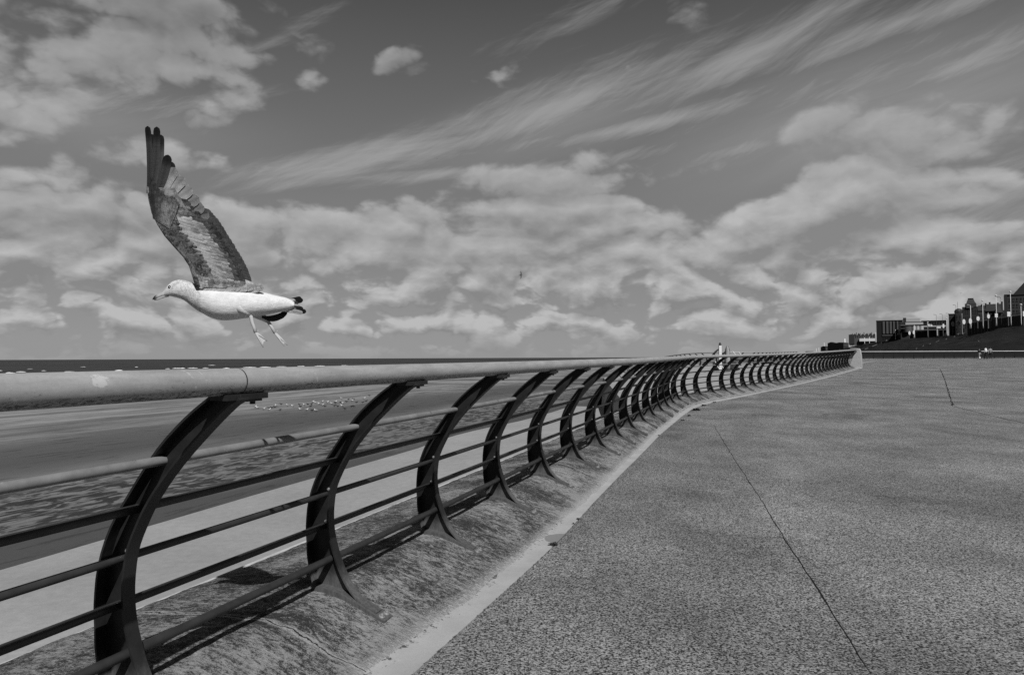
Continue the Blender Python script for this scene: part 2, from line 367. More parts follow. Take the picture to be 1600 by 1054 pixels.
# ---------------- swept drainage channel
mb = MB(); rows = []
for s in s_list:
    a = interp(s, *BOT)-.06; b = interp(s, *SEAM); z0 = -.41
    zp = lambda u: zprom(W(s, u, 0).y)
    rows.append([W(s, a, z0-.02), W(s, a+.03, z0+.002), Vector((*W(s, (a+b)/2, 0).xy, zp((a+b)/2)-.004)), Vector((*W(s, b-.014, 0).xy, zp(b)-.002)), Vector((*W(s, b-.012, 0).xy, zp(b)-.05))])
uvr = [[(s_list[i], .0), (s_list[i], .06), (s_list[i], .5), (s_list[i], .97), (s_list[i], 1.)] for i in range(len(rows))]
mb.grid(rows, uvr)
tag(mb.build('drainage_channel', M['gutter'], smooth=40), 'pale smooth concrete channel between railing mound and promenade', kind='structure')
mb = MB(); rows = []
for s in s_list:
    b = interp(s, *SEAM); z = zprom(W(s, b, 0).y)
    rows.append([Vector((*W(s, b-.03, 0).xy, z-.022)), Vector((*W(s, b+.02, 0).xy, z-.022))])
mb.grid(rows); tag(mb.build('channel_joint', M['crack'], smooth=True), 'dark dirty joint beside the drainage channel', kind='structure')
# ---------------- mound / sea wall
mb = MB(); rows = []; uvs = []
prof = [(-1.21, -.345), (-1.1, -.315), (-.8, -.268), (-.5, -.236), (-.3, -.222), (-.15, -.217), (-.05, -.222), (.05, -.238), (.15, -.268), (.25, -.305), (.35, -.342), (.45, -.375), (.54, -.402), (.6, -.43)]
fine = []
for i in range(len(prof)-1):
    for t in range(5):
        a, b = prof[i], prof[i+1]; fine.append((a[0]+(b[0]-a[0])*t/5, a[1]+(b[1]-a[1])*t/5))
fine.append(prof[-1])
s = -6; sl = []
while s < 65.2:
    sl.append(s); s += .03 if s < 7 else (.08 if s < 20 else .25)
for s in sl:
    bt = interp(s, *BOT); r_ = []; ur = []
    for u, z in fine:
        uu = u if u < .2 else .2 + (u-.2)*(bt-.2+.02)/(.58-.2)
        n = mnoise.fractal(Vector((s*5, uu*3.2, 0)), .7, 2.1, 5) * .008 + mnoise.noise(Vector((s*.8, uu*1.2, 3)))*.012
        w_ = mnoise.noise(Vector((s*2.1, 7, 0)))*.008 if u > .4 else 0
        r_.append(W(s, uu+w_, z + n*(1 if u < .5 else .3))); ur.append((s, u))
    rows.append(r_); uvs.append(ur)
mb.grid(rows, uvs)
wall = empty('sea_wall', C(0)+Vector((0, 0, -1.7)), 'long rounded mossy concrete sea wall carrying the curved railing', 'sea wall')
shift(mb, wall).build('mound', M['mound'], wall, smooth=True)
mb = MB(); rows = []
for s in frange(-6, 65.1, .75):
    rows.append([W(s, -1.2, -.5), W(s, -1.212, -.352), W(s, -1.23, -.343), W(s, -1.262, -.36), W(s, -1.262, -2.2)])
mb.grid(rows)
shift(mb, wall).build('wall_edge', M['lit_edge'], wall, smooth=30)
# ---------------- lower apron
AE = ([-8, 4.5, 10, 18, 24.6, 30, 34], [-7.6, -7.7, -7.93, -7.98, -8.7, -9.9, -11.])
mb = MB(); rows = []
for s in frange(-14, 34, 1.):
    zt = -1.75 + 0.
    e = interp(s, *AE)
    r_ = [W(s, -1.2, zt)] + [W(s, -1.2+(e+1.2)*t, zt+.02*math.sin(t*3)) for t in (.2, .4, .6, .8, 1)]
    r_ += [W(s, e-.05, zt-.05), W(s, e-.06, zt-2.2)]
    rows.append(r_)
mb.grid(rows)
tag(mb.build('lower_promenade', M['apron'], smooth=30), 'pale flat concrete apron between sea wall and beach', kind='structure')
# ---------------- headland platform beyond the bend
A0 = at(938, 626, 44.); A0 = Vector((A0.x, A0.y, -1.32)); 
outer = [Vector((5.9, 44, -1.32)), Vector((7.6, 50, -1.22)), Vector((11, 60, -1.08)), Vector((15.6, 72, -.95)), Vector((19.5, 82, -.9)), Vector((24, 90, -.85)), Vector((36, 94, -.7)), Vector((45, 93, -.55)), Vector((50, 92, -.5))]
mb = MB(); rows = []
n_ = len(outer); sl2 = [19, 24, 30, 37, 43, 49, 55, 60, 64.5]
def densify(L, m):
    out = []
    for i in range(len(L)-1):
        for t in range(m): out.append(L[i].lerp(L[i+1], t/m))
    return out+[L[-1]]
inner_ = densify([W(s, -1.235, -.37) for s in sl2], 4)
oo = densify(outer, 4)
for a, b in zip(inner_, oo):
    r_ = []
    for t in (0, .06, .15, .35, .6, .8, 1):
        p = a.lerp(b, t); r_.append(p)
    r_.append(b + Vector((-.06, .02, -.06))); r_.append(b + Vector((-.9, .1, -3.6)))
    rows.append(r_)
mb.grid(rows)
fr = rows[0]   # front face down to the apron
mb.grid([[p.copy() for p in fr[:7]], [p + Vector((-.05, -.12, -.08)) for p in fr[:7]], [Vector((p.x-.3, p.y-.9, -3.2)) for p in fr[:7]]])
tag(mb.build('headland', M['platform'], smooth=30), 'pale concrete headland deck raised above the beach', kind='structure')
# darker upstand at its seaward corner
# ---------------- beach and sea
def sheet(name, xs, ys, zf, mat, label, sm=True):
    mb = MB(); mb.grid([[Vector((x, y, zf(x, y))) for x in xs] for y in ys])
    return tag(mb.build(name, mat, smooth=sm), label, kind='structure')
xs = [-900, -500, -300, -180, -120] + frange(-80, 40, 4) + [80, 160, 400, 900]
ys = [-300, -100, -40] + frange(-10, 110, 4) + [130, 150, 170, 190, 210, 240, 280, 340, 600, 1500, 3500]
def zb(x, y):
    d = (x+1.675)*.94 - (y-3.05)*.342       # distance from the wall, negative seaward
    z = -4.5 + min(0, (d+60))*.0028
    if -70 < d < -10: z += .03*mnoise.noise(Vector((x*.12, y*.12, 0)))
    return max(z, -7)
sheet('beach', xs, ys, zb, M['sand'], 'wide wet grey sand beach at low tide')
xs = [-30000, -8000, -2500, -900, -400, -150, 0, 150, 400, 900, 2500, 8000, 30000]
ys = [-3000, -300, 0, 60, 120, 180, 240, 320, 450, 700, 1200, 2500, 6000, 14000, 40000]
sheet('sea', xs, ys, lambda x, y: -4.86, M['sea'], 'dark grey sea out to the horizon')
# runnel reflections and sandbanks near the tide line are painted into the sand
# surf
random.seed(3)
mb = MB()
def foam(px, py, L, h, dep=None):
    Y = 4.86*F/max(3, (py-(561.9-.004*px)))
    c = at(px, py, Y); n = 14; rows = [[], [], [], []]
    for i in range(n+1):
        t = i/n; e = math.sin(PI*t)**.6
        x = c.x + (t-.5)*L; y = c.y + 3*mnoise.noise(Vector((x*.05, c.y, 0)))
        hh = h*e*(.5+.8*abs(mnoise.noise(Vector((x*.6, py, 1)))))
        rows[0].append(Vector((x, y-1.5*e-.2, -4.87))); rows[1].append(Vector((x, y-.8*e, -4.86+hh*.8))); rows[2].append(Vector((x, y, -4.86+hh))); rows[3].append(Vector((x, y+1.2*e+.2, -4.87)))
    mb.grid(rows)
for px, py, wpx, hpx in ((16, 582.5, 16, 1.6), (31.5, 581, 14, 1.8), (2, 579, 5, 1.4), (70, 579, 5, 1), (112, 580.5, 17, 1.3), (186, 578.8, 12, 2), (262, 576, 8, 1.3), (280, 575.5, 20, 1.6), (301, 575, 16, 1.2), (320, 574.8, 10, 1.2), (352, 575.5, 12, 1.4), (370, 576, 8, 1.2), (390, 574, 22, 1.6), (415, 573.5, 18, 1.2), (213, 573.3, 4, .8), (440, 572.8, 16, 1.2), (470, 572, 12, 1), (500, 571.6, 18, 1), (540, 571, 16, 1), (600, 570.5, 14, 1), (650, 569.5, 16, 1), (700, 568.6, 12, .8), (130, 573, 9, .5), (330, 570.5, 12, .6), (50, 576, 8, .5)):
    Y = 4.86*F/max(3, (py-(561.9-.004*px)))
    foam(px, py, wpx*Y/F, hpx*Y/F)
tag(mb.build('surf', M['foam'], smooth=True), 'white broken surf lines near the shore', kind='stuff')

# ------------------------------------------------------------------ railing
INN = [(.605, 1.120), (.58, 1.108), (.540, 1.085), (.419, .985), (.251, .828), (.118, .672), (.037, .537), (-.012, .421), (-.031, .27), (-.020, .139), (.008, .042), (.052, -.068), (.124, -.185), (.225, -.275), (.335, -.318)]
OUT = [(.492, 1.130), (.475, 1.124), (.450, 1.110), (.316, 1.022), (.164, .885), (.014, .698), (-.104, .53), (-.173, .358), (-.193, .189), (-.188, .09), (-.178, .0), (-.160, -.09), (-.138, -.17), (-.125, -.205), (-.118, -.222)]
def dens2(L, m=3):
    out = []
    n = len(L)
    for i in range(n-1):
        p0, p1, p2, p3 = L[max(i-1, 0)], L[i], L[i+1], L[min(i+2, n-1)]
        for k_ in range(m):
            t = k_/m
            out.append(tuple(.5*((2*p1[j]) + (-p0[j]+p2[j])*t + (2*p0[j]-5*p1[j]+4*p2[j]-p3[j])*t*t + (-p0[j]+3*p1[j]-3*p2[j]+p3[j])*t**3) for j in (0, 1)))
    return out+[L[-1]]
INN = [(a_-.006, z_) for a_, z_ in INN]; OUT = [(a_+.006 if 2 < i_ < 10 else a_, z_) for i_, (a_, z_) in enumerate(OUT)]
I2, O2 = dens2(INN), dens2(OUT)
# post frame : x = u (towards the promenade), y = along the fence, z up
mb = MB(); n = len(I2); wt = .007
P = []
for y in (.017, .029):
    for L in (I2, O2):
        P += [Vector((a, y, b)) for a, b in L]
fs = []
for i in range(n-1):
    fs.append((i, i+1, n+i+1, n+i)); fs.append((2*n+i, 3*n+i, 3*n+i+1, 2*n+i+1))
fs += [(0, n, 3*n, 2*n), (n-1, 3*n-1, 4*n-1, 2*n-1)]
mb.add(P, fs)
def flange(L, hw, th, side):
    rows = []
    for i, (a, b) in enumerate(L):
        q0, q1 = L[max(i-1, 0)], L[min(i+1, len(L)-1)]
        t = Vector((q1[0]-q0[0], 0, q1[1]-q0[1])).normalized(); nn = Vector((t.z, 0, -t.x))*side
        c = Vector((a, 0, b))
        rows.append([c+Vector((0, -hw, 0)), c+Vector((0, .0305, 0)), c+nn*th+Vector((0, .0305, 0)), c+nn*th+Vector((0, -hw, 0)), c+Vector((0, -hw, 0))])
    mb.grid(rows); mb.add(rows[0][:4], [(0, 1, 2, 3)]); mb.add(rows[-1][:4], [(3, 2, 1, 0)])
flange(I2, .033, .011, -1); flange(O2[:-2], .036, .011, 1)
post_me = mb.mesh('post', M['paint'], 35)
# saddle under the handrail
mb = MB(); mb.box((.548, .035, 1.121), (.045, .12, .012)); mb.box((.548, .09, 1.106), (.03, .045, .008)); mb.tube([(.548, .11, 1.1), (.548, .11, 1.084)], .012, 6)
saddle_me = mb.mesh('saddle_plate', M['paint'])
# curved base plate following the mound
mb = MB(); BP = dens2([(-.14, -.190), (-.05, -.194), (.05, -.209), (.15, -.240), (.25, -.282), (.33, -.317), (.40, -.345)], 3)
rows = []
for a, b in BP:
    hw = .052
    rows.append([Vector((a, -hw, b)), Vector((a, hw, b)), Vector((a-.004, hw, b-.03)), Vector((a-.004, -hw, b-.03)), Vector((a, -hw, b))])
mb.grid(rows); mb.add(rows[0][:4], [(0, 1, 2, 3)]); mb.add(rows[-1][:4], [(3, 2, 1, 0)])
base_me = mb.mesh('base_plate', M['paint'], 35)
mb = MB(); mb.tube([(0, 0, 0), (0, 0, .006)], .02, 12); mb.tube([(0, 0, .006), (0, 0, .018)], .0125, 6); mb.tube([(0, 0, .018), (0, 0, .026)], .006, 8)
bolt_me = mb.mesh('bolt', M['steel_bolt'], 30)
mb = MB(); mb.tube([(0, -.012, 0), (0, -.017, 0)], .011, 8); mb.tube([(0, -.017, 0), (0, -.021, 0)], .006, 8)
pin_me = mb.mesh('bolt', M['steel_bolt'], 30)
def child(name, me, parent, loc=(0, 0, 0), rot=(0, 0, 0)):
    o = bpy.data.objects.new(name, me); col.objects.link(o); o.parent = parent; o.location = loc; o.rotation_euler = rot; return o
railing = empty('railing', C(0)+Vector((0, 0, -.22)), 'long wavy railing of dark curved posts and pale handrail on the sea wall', 'railing')
RL = local(railing)
for i in range(-2, NP):
    s = i*SP; h = heading(s)
    o = child('post', post_me, railing, RL(C(s)), (0, 0, -h))
    child('saddle_plate', saddle_me, o)
    child('base_plate', base_me, o)
    if i < 8:
        for dy in (-.028, .028):
            child('bolt', bolt_me, o, (.365, dy, -.330), (0, .40, 0))
        for a, b in ((-.06, .425), (-.078, .215)):
            child('bolt', pin_me, o, (a, .029, b))
def rail(u, z, r, mat, name, n=14, s0=-5.5, s1=64.4, flat=None, label=None):
    mb = MB(); pts = []
    s = s0; sl = []
    while s < s1: sl.append(s); s += .15 if s < 12 else .375
    sl.append(s1)
    mb.tube([W(s, u, z) for s in sl], r, n, True, True)
    # shift uv so that s=0 is at uv 5.5
    o = shift(mb, railing).build(name, mat, railing, smooth=40)
    if label: o['label'] = label
    return o
rail(.544, 1.184, .056, M['galv'], 'handrail', 28, label='thick pale galvanised handrail with bird droppings')
rail(.149, .836, .0215, M['galv2'], 'rail', 14, label='pale flaking upper rail')
for u, z, r in ((-.005, .615, .0205), (-.083, .39, .019), (-.102, .181, .0205), (-.032, -.02, .0225)):
    rail(u, z, r, M['rail_paint'], 'rail', 12, label='dark lower rail')
# end wall
def fr_(s):
    h = heading(s); c = C(s)
    return lambda u, z, w: c + Vector((math.cos(h)*u+math.sin(h)*w, -math.sin(h)*u+math.cos(h)*w, z))
mb = MB(); g0 = fr_(64.5); g = lambda u, z, w: g0(u-.14, z, w)
mb.prism([(.02, -.12), (.50, 1.06), (.53, 1.16), (.50, 1.24), (.62, 1.30), (.80, 1.28), (.88, 1.16), (.95, .7), (.98, .2), (.99, -.44), (.3, -.46)], g, 0, .5)
mb.prism([(.25, 1.24), (.3, 1.30), (.62, 1.31), (.64, 1.26)], g, -1.6, .02)
mb.prism([(.05, -.35), (.95, -.35), (.99, -.45), (.0, -.47)], g, -.9, -.003)
o = mb.build('end_wall', M['platform_low'], smooth=30)
bv = o.modifiers.new('bevel', 'BEVEL'); bv.width = .03; bv.segments = 2; bv.limit_method = 'ANGLE'
tag(o, 'pale curved concrete end block closing the long railing', 'end block')
# ---------------- railing on the headland
def rail_line(pts, label):
    L = [Vector(p) for p in pts]; cum = [0]
    for i in range(1, len(L)): cum.append(cum[-1]+(L[i]-L[i-1]).length)
    root = empty('railing', L[0]-Vector((0, 0, .22)), label, 'railing'); R_ = local(root)
    def Q(s, u=0, z=0):
        c = Vector([interp(s, cum, [p[i] for p in L]) for i in range(3)])
        e = Vector([interp(s+.3, cum, [p[i] for p in L]) for i in range(3)]) - Vector([interp(s-.3, cum, [p[i] for p in L]) for i in range(3)])
        h = math.atan2(e.x, e.y)
        return c + Vector((math.cos(h)*u, -math.sin(h)*u, z)), h
    s = 0
    while s < cum[-1]:
        c, h = Q(s); o = child('post', post_me, root, R_(c), (0, 0, -h)); child('base_plate', base_me, o); s += SP
    for nm, u, z, r, m_ in (('handrail', .544, 1.184, .056, 'galv'), ('rail', .149, .836, .022, 'galv2'), ('rail', -.005, .615, .019, 'rail_paint'), ('rail', -.083, .39, .018, 'rail_paint'), ('rail', -.102, .181, .018, 'rail_paint'), ('rail', -.032, -.02, .023, 'rail_paint')):
        mb = MB(); mb.tube([Q(s, u, z)[0] for s in frange(0.35, cum[-1]-.35, .75)], r, 8, True, True)
        shift(mb, root).build(nm, M[m_], root, smooth=40)
    return root
rail_line([(20.6, 90, -1.15), (20.6, 85, -.98), (21.0, 80, -.80), (21.9, 76, -.72), (23.6, 74.2, -.68), (26, 75, -.68), (29, 79, -.66), (33, 85, -.6), (38, 92, -.5)], 'distant curved railing round the pale headland beyond the bend')
# ---------------- cracks in the promenade
def crack(pts, w, name='crack', seed=0, amp=.012, mat='crack', close=.0):
    mb = MB(); P = []
    L = [Vector((p[0], p[1])) for p in pts]
    for i in range(len(L)-1):
        m = max(2, int((L[i+1]-L[i]).length/.04))
        if m > 250: m = 250
        for t in range(m): P.append(L[i].lerp(L[i+1], t/m))
    P.append(L[-1]); rows = []
    for i, p in enumerate(P):
        t = (P[min(i+1, len(P)-1)]-P[max(i-1, 0)]).normalized(); nn = Vector((-t.y, t.x))
        off = mnoise.fractal(Vector((i*.05, seed, 0)), .8, 2, 4)*amp*2
        hw = w*(.35+1.1*abs(mnoise.fractal(Vector((i*.035, seed+9, 0)), .8, 2, 4)))*min(1, i/6, (len(P)-1-i)/6+.01)
        a = p+nn*(off+hw); b = p+nn*(off-hw)
        rows.append([Vector((a.x, a.y, zprom(a.y)+.010)), Vector((b.x, b.y, zprom(b.y)+.010))])
    mb.grid(rows); return tag(mb.build(name, M[mat]), kind='structure')
G = lambda x, y: (lambda Y: at(x, y, Y).xy)(solveY(x, y))
def solveY(x, y):
    Y = 10.
    for _ in range(60):
        r = ray(x, y); Y = .6*Y + .4*max(1.5, min(110, zprom(Y)*r.y/r.z))
    return Y
crack([G(1115, 664), G(1149, 720), G(1188, 779), G(1219.5, 833), G(1253.6, 884), G(1293, 945), G(1332, 1008), G(1357, 1047), G(1362, 1056)], .0065, 'crack', 1, .008)
crack([G(1469, 576), G(1476, 592), G(1482, 612), G(1489, 634)], .035, 'crack', 2, .02)
crack([G(1490, 635), G(1515, 641), G(1550, 650), G(1600, 661), G(1700, 678)], .022, 'crack', 3)
crack([G(1345, 569), G(1400, 568), G(1440, 567)], .05, 'crack', 4, mat='joint')
crack([G(1469, 575.5), G(1500, 572), G(1540, 569)], .03, 'crack', 5, mat='joint')
# ---------------- weeds and leaves
def weed(px, py, size, n, label, seed, group='weeds rooted in the channel joint'):
    random.seed(seed); Y = solveY(px, py); c = at(px, py, Y)
    mb = MB()
    for i in range(n):
        a = random.uniform(0, 2*PI); L = size*random.uniform(.5, 1); wd = L*random.uniform(.18, .3); el = random.uniform(.05, .8)
        d = Vector((math.cos(a)*math.cos(el), math.sin(a)*math.cos(el), math.sin(el))); sd_ = Vector((-math.sin(a), math.cos(a), 0))
        o_ = Vector((random.uniform(-.3, .3)*size*2.2*.35, random.uniform(-.3, .3)*size*.6, 0))
        P = [o_, o_+d*L*.35+sd_*wd, o_+d*L*.7+sd_*wd*.8+Vector((0, 0, -L*.05)), o_+d*L+Vector((0, 0, -L*.18)), o_+d*L*.7-sd_*wd*.8+Vector((0, 0, -L*.05)), o_+d*L*.35-sd_*wd, o_+d*L*.5+Vector((0, 0, L*.04))]
        mb.add(P, [(0, 1, 6), (1, 2, 6), (2, 3, 6), (3, 4, 6), (4, 5, 6), (5, 0, 6)])
    o = mb.build('weed', M['leaf_green']); o.location = (c.x, c.y, zprom(c.y)+.004); return tag(o, label, 'weed', group)
weed(865, 851, .055, 34, 'dark leafy weed at the channel edge beside a damp patch, nearest of the weeds', 1)
weed(904, 811, .032, 16, 'small dark weed tuft beside the channel just past the damp patch', 2)
weed(896, 818, .028, 10, 'tiny dark weed sprig between two tufts near the damp patch', 3)
weed(1066, 657, .10, 26, 'low weed tuft lying on the channel just before the railing bends', 4)
weed(1076, 650, .09, 22, 'small weed close before the thick clump at the bend', 5)
weed(1088, 641, .17, 70, 'thick dark clump of weeds at the foot of the mound where the railing bends', 6)
weed(1100, 634, .13, 46, 'broad weed clump just behind the thickest one at the bend', 7)
weed(1116, 629, .10, 26, 'low weed patch trailing away behind the clumps at the bend', 8)
weed(1030, 680, .05, 14, 'small flat weed on the channel before the bend', 9)
# damp patch
def leaf(px, py, L, ang, label):
    Y = solveY(px, py); c = at(px, py, Y); mb = MB()
    n = 8; rows = []
    for i in range(n+1):
        t = i/n; w = L*.16*math.sin(PI*t)**.7
        x = (t-.5)*L; z = .012+.02*math.sin(PI*t)+.01*t
        rows.append([Vector((x, -w, z+w*.4)), Vector((x, 0, z)), Vector((x, w, z+w*.4))])
    mb.grid(rows); o = mb.build('leaf', M['hair_dark'], smooth=True); o.location = (c.x, c.y, zprom(c.y)+.006); o.rotation_euler = (0, 0, ang); return tag(o, label, 'leaf', 'dead leaves on the promenade')
leaf(1178, 650, .16, -.9, 'small curled dead leaf on the promenade, the left one of two')
leaf(1289, 650, .2, -.5, 'dark dead leaf on the promenade, the right one of two')


# ------------------------------------------------------------------ the gull in flight
k = N('gull_plumage'); p = k.obj()
tone = k.n('ShaderNodeVertexColor', layer_name='tone').outputs[0]
r_, g_, b_ = (lambda o: (o[0], o[1], o[2]))(k.n('ShaderNodeSeparateColor', {0: tone}).outputs)
n1 = k.noise(k.mapv(p, (1, 1, .6)), 110., 5., .75, .8); n2 = k.noise(p, 22., 4., .6)
vane = k.noise(k.mapv(k.uv(), (40., 2., 1.)), 4., 3., .6)
v = k.m('MULTIPLY', k.m('MULTIPLY', r_, k.lin(vane, .3, .7, .88, 1.1)), k.lin(k.noise(k.mapv(p, (.35, 1, 1), (0, .12, 0)), 60., 5., .7), .3, .7, .86, 1.08))
spk = k.ss(k.m('ADD', k.m('MULTIPLY', n1, .6), k.m('MULTIPLY', n2, .4)), .48, .54)
v = k.mix(k.m('MULTIPLY', g_, spk), v, .014)
M['plumage'] = k.out(v, .8, k.m('ADD', k.noise(k.mapv(p, (.3, 1, 1), (0, .12, 0)), 70., 5., .7), k.m('MULTIPLY', vane, 1.)), .5, .006, 0., .1)
BY = 3.12; K = BY/F
def bp(x, y, dy=0.):
    r = ray(x, y); return r*((BY+dy)/r.y)
gull = empty('gull', bp(345, 476), 'large flying gull with raised mottled wings and dangling legs above the railing', 'gull')
# body loft : x, centre y, vertical radius, depth factor
ST = [(253.5, 459.5, 2.5, .8), (256, 458, 4.2, .8), (260.5, 454.8, 7.4, .84), (265, 452.6, 9.7, .85), (270, 451.3, 11.9, .86), (279, 451.2, 14.3, .85), (286, 452.8, 15.4, .84), (292, 455.4, 16.8, .84), (300, 460, 18.6, .85), (309, 465, 20.2, .88), (318, 468.6, 21.5, .95), (330, 472.6, 23.7, 1.0), (345, 475.2, 24.8, 1.0), (362, 475.6, 24.2, 1.0), (380, 475.0, 22.4, 1.0), (398, 474.6, 20.2, .97), (415, 474.6, 17.4, .93), (430, 475.0, 13.8, .9), (443, 475.2, 11.4, .95), (453, 475.8, 8.4, 1.3), (460, 476.2, 4.6, 2.2)]
def smooth_st(L, m=3):
    out = []; n = len(L)
    for i in range(n-1):
        p0, p1, p2, p3 = L[max(i-1, 0)], L[i], L[i+1], L[min(i+2, n-1)]
        for k_ in range(m):
            t = k_/m; out.append([.5*((2*p1[j]) + (-p0[j]+p2[j])*t + (2*p0[j]-5*p1[j]+4*p2[j]-p3[j])*t*t + (-p0[j]+3*p1[j]-3*p2[j]+p3[j])*t**3) for j in range(len(p1))])
    return out+[list(L[-1])]
def loft(L, mb, n=24, tone=None, cy=0.):
    rows = []
    for x, y, r, dk in smooth_st(L):
        for_t = []
        for i in range(n):
            a = 2*PI*i/n
            for_t.append(bp(x, y - r*math.sin(a), cy + r*K*dk*math.cos(a)))
        rows.append(for_t)
    b = len(mb.v)
    for ri, row in enumerate(rows):
        for i, q in enumerate(row):
            mb.v.append(tuple(q))
            mb.c.append(tone(smooth_st(L)[ri][0], math.sin(2*PI*i/n), math.cos(2*PI*i/n)) if tone else (.7, 0, 0))
    for ri in range(len(rows)-1):
        for i in range(n):
            mb.f.append([b+ri*n+i, b+ri*n+(i+1) % n, b+(ri+1)*n+(i+1) % n, b+(ri+1)*n+i]); mb.uv.append(None); mb.mi.append(mb.m)
    for ri in (0, len(rows)-1):
        mb.f.append([b+ri*n+i for i in range(n)]); mb.uv.append(None); mb.mi.append(mb.m)
def btone(x, sn, cs):
    if x < 312: return (.66, .34 if (sn < .7 or x > 275) and x > 268 else .12, 0)
    return (.74, .10 if x < 420 else .16, 0)
mb = MB(); loft(ST, mb, 28, btone)
# thighs grow out of the belly in the same surface
body = shift(mb, gull).build('body', M['plumage'], gull, smooth=True)
# beak
def loft_plain(L, mb, n=12, cy=0.):
    rows = [[bp(x, y - r*math.sin(2*PI*i/n), cy + r*K*dk*math.cos(2*PI*i/n)) for i in range(n)] for x, y, r, dk in smooth_st(L)]
    b = len(mb.v)
    for row in rows: mb.add(row, [])
    for ri in range(len(rows)-1):
        for i in range(n):
            mb.f.append([b+ri*n+i, b+ri*n+(i+1) % n, b+(ri+1)*n+(i+1) % n, b+(ri+1)*n+i]); mb.uv.append(None); mb.mi.append(mb.m)
    for ri in (0, len(rows)-1):
        mb.f.append([b+ri*n+i for i in range(n)]); mb.uv.append(None); mb.mi.append(mb.m)
k = N('gull_beak'); x_, y_, z_ = k.xyz(k.obj()); vv = k.mix(k.ss(k.m('ADD', x_, k.m('MULTIPLY', k.noise(k.obj(), 60.), .01)), (bp(250, 460).x-bp(345, 476).x), (bp(243, 460).x-bp(345, 476).x)), .42, .02)
M['beak'] = k.out(vv, .45, None, 0, 0, 0, .4)
mb = MB(); loft_plain([(262, 456.2, 5.2, .8), (258.5, 457.4, 4.6, .7), (254, 459.4, 3.5, .65), (247, 462.2, 3.0, .6), (242, 464.4, 2.6, .6), (239, 466.6, 1.5, .6), (238.2, 467.8, .4, .7)], mb)
beak = shift(mb, gull).build('upper_beak', M['beak'], gull, smooth=True)
mb = MB(); loft_plain([(264, 459.8, 3.6, .8), (259, 461.8, 2.6, .7), (253, 464.0, 2.0, .7), (247, 466.4, 1.8, .65), (243, 467.8, 1.2, .6), (240.5, 468.2, .4, .6)], mb)
shift(mb, gull).build('lower_beak', M['beak'], gull, smooth=True)
# eye
for sgn in (-1, 1):
    mb = MB(); c = bp(265.2, 448.3, sgn*6.9*K); R0 = 2.5*K
    bm = bmesh.new(); bmesh.ops.create_uvsphere(bm, u_segments=16, v_segments=10, radius=R0)
    me = bpy.data.meshes.new('eye'); bm.to_mesh(me); bm.free(); me.materials.append(M.get('eye') or M.setdefault('eye', plain('eye_dark', .008, .15, .1, 5., .6)))
    for q in me.polygons: q.use_smooth = True
    o = bpy.data.objects.new('eye', me); col.objects.link(o); o.parent = gull; o.location = local(gull)(c)
def ptone(c_, m_): return (c_, m_, 0)
def feather(mb, b, t, w, dyb, dyt, tone, tip=None, bend=0., mot=0., bar=0., ts=.72):
    """a vane with camber: b base px, t tip px"""
    bx, by = b; tx, ty = t
    dx, dy = tx-bx, ty-by; L = math.hypot(dx, dy); nx, ny = -dy/L, dx/L
    rows = []; tones = []; n = 12
    for i in range(n+1):
        q = 1-(1-i/n)**1.5
        ro = min(.35, .5*w/max(L, 1)*1.2); prof = min(1, .45+q*1.1) * (max(.12, math.sqrt(max(0, 1-((q-1+ro)/ro)**2))) if q > 1-ro else 1)
        cx = bx+dx*q + nx*bend*math.sin(PI*q)*L; cy = by+dy*q + ny*bend*math.sin(PI*q)*L
        d = dyb+(dyt-dyb)*q
        r_ = []
        for jj, e in enumerate((-1, -.5, 0, .5, 1)):
            camb = -.0022*(1-abs(e)) * (1-q*.5)
            r_.append(bp(cx+nx*w*.5*prof*e, cy+ny*w*.5*prof*e, d+camb+.0012*e))
        rows.append(r_)
        tn = tone if tip is None or q < ts else tone+(tip-tone)*min(1, (q-ts)/.15)
        if bar: tn = tn*(1-bar*(.5+.5*math.sin(q*26)))
        tones.append([(tn*(.72 if e == 0 else (1.0+.10*e)), mot, 0) for e in (-1, -.5, 0, .5, 1)])
    b0 = len(mb.v)
    for row, tr in zip(rows, tones):
        for q_, tt in zip(row, tr): mb.v.append(tuple(q_)); mb.c.append(tt)
    for i in range(n):
        for j in range(4):
            mb.f.append([b0+i*5+j, b0+i*5+j+1, b0+(i+1)*5+j+1, b0+(i+1)*5+j]); mb.mi.append(0)
            mb.uv.append([(j/4, i/n), ((j+1)/4, i/n), ((j+1)/4, (i+1)/n), (j/4, (i+1)/n)])
LEAD = [(308, 448), (303, 432), (297, 414), (287, 399), (273, 384), (258, 367), (247, 350), (238, 332), (233, 312), (230, 292)]
TRAIL = [(394, 446), (393, 440), (389, 427), (381, 410), (370, 391), (357, 369), (345, 350), (333, 336), (322, 326), (300, 296)]
def Lp(t, A):
    x = t*(len(A)-1); i = min(int(x), len(A)-2); f = x-i
    return (A[i][0]*(1-f)+A[i+1][0]*f, A[i][1]*(1-f)+A[i+1][1]*f)
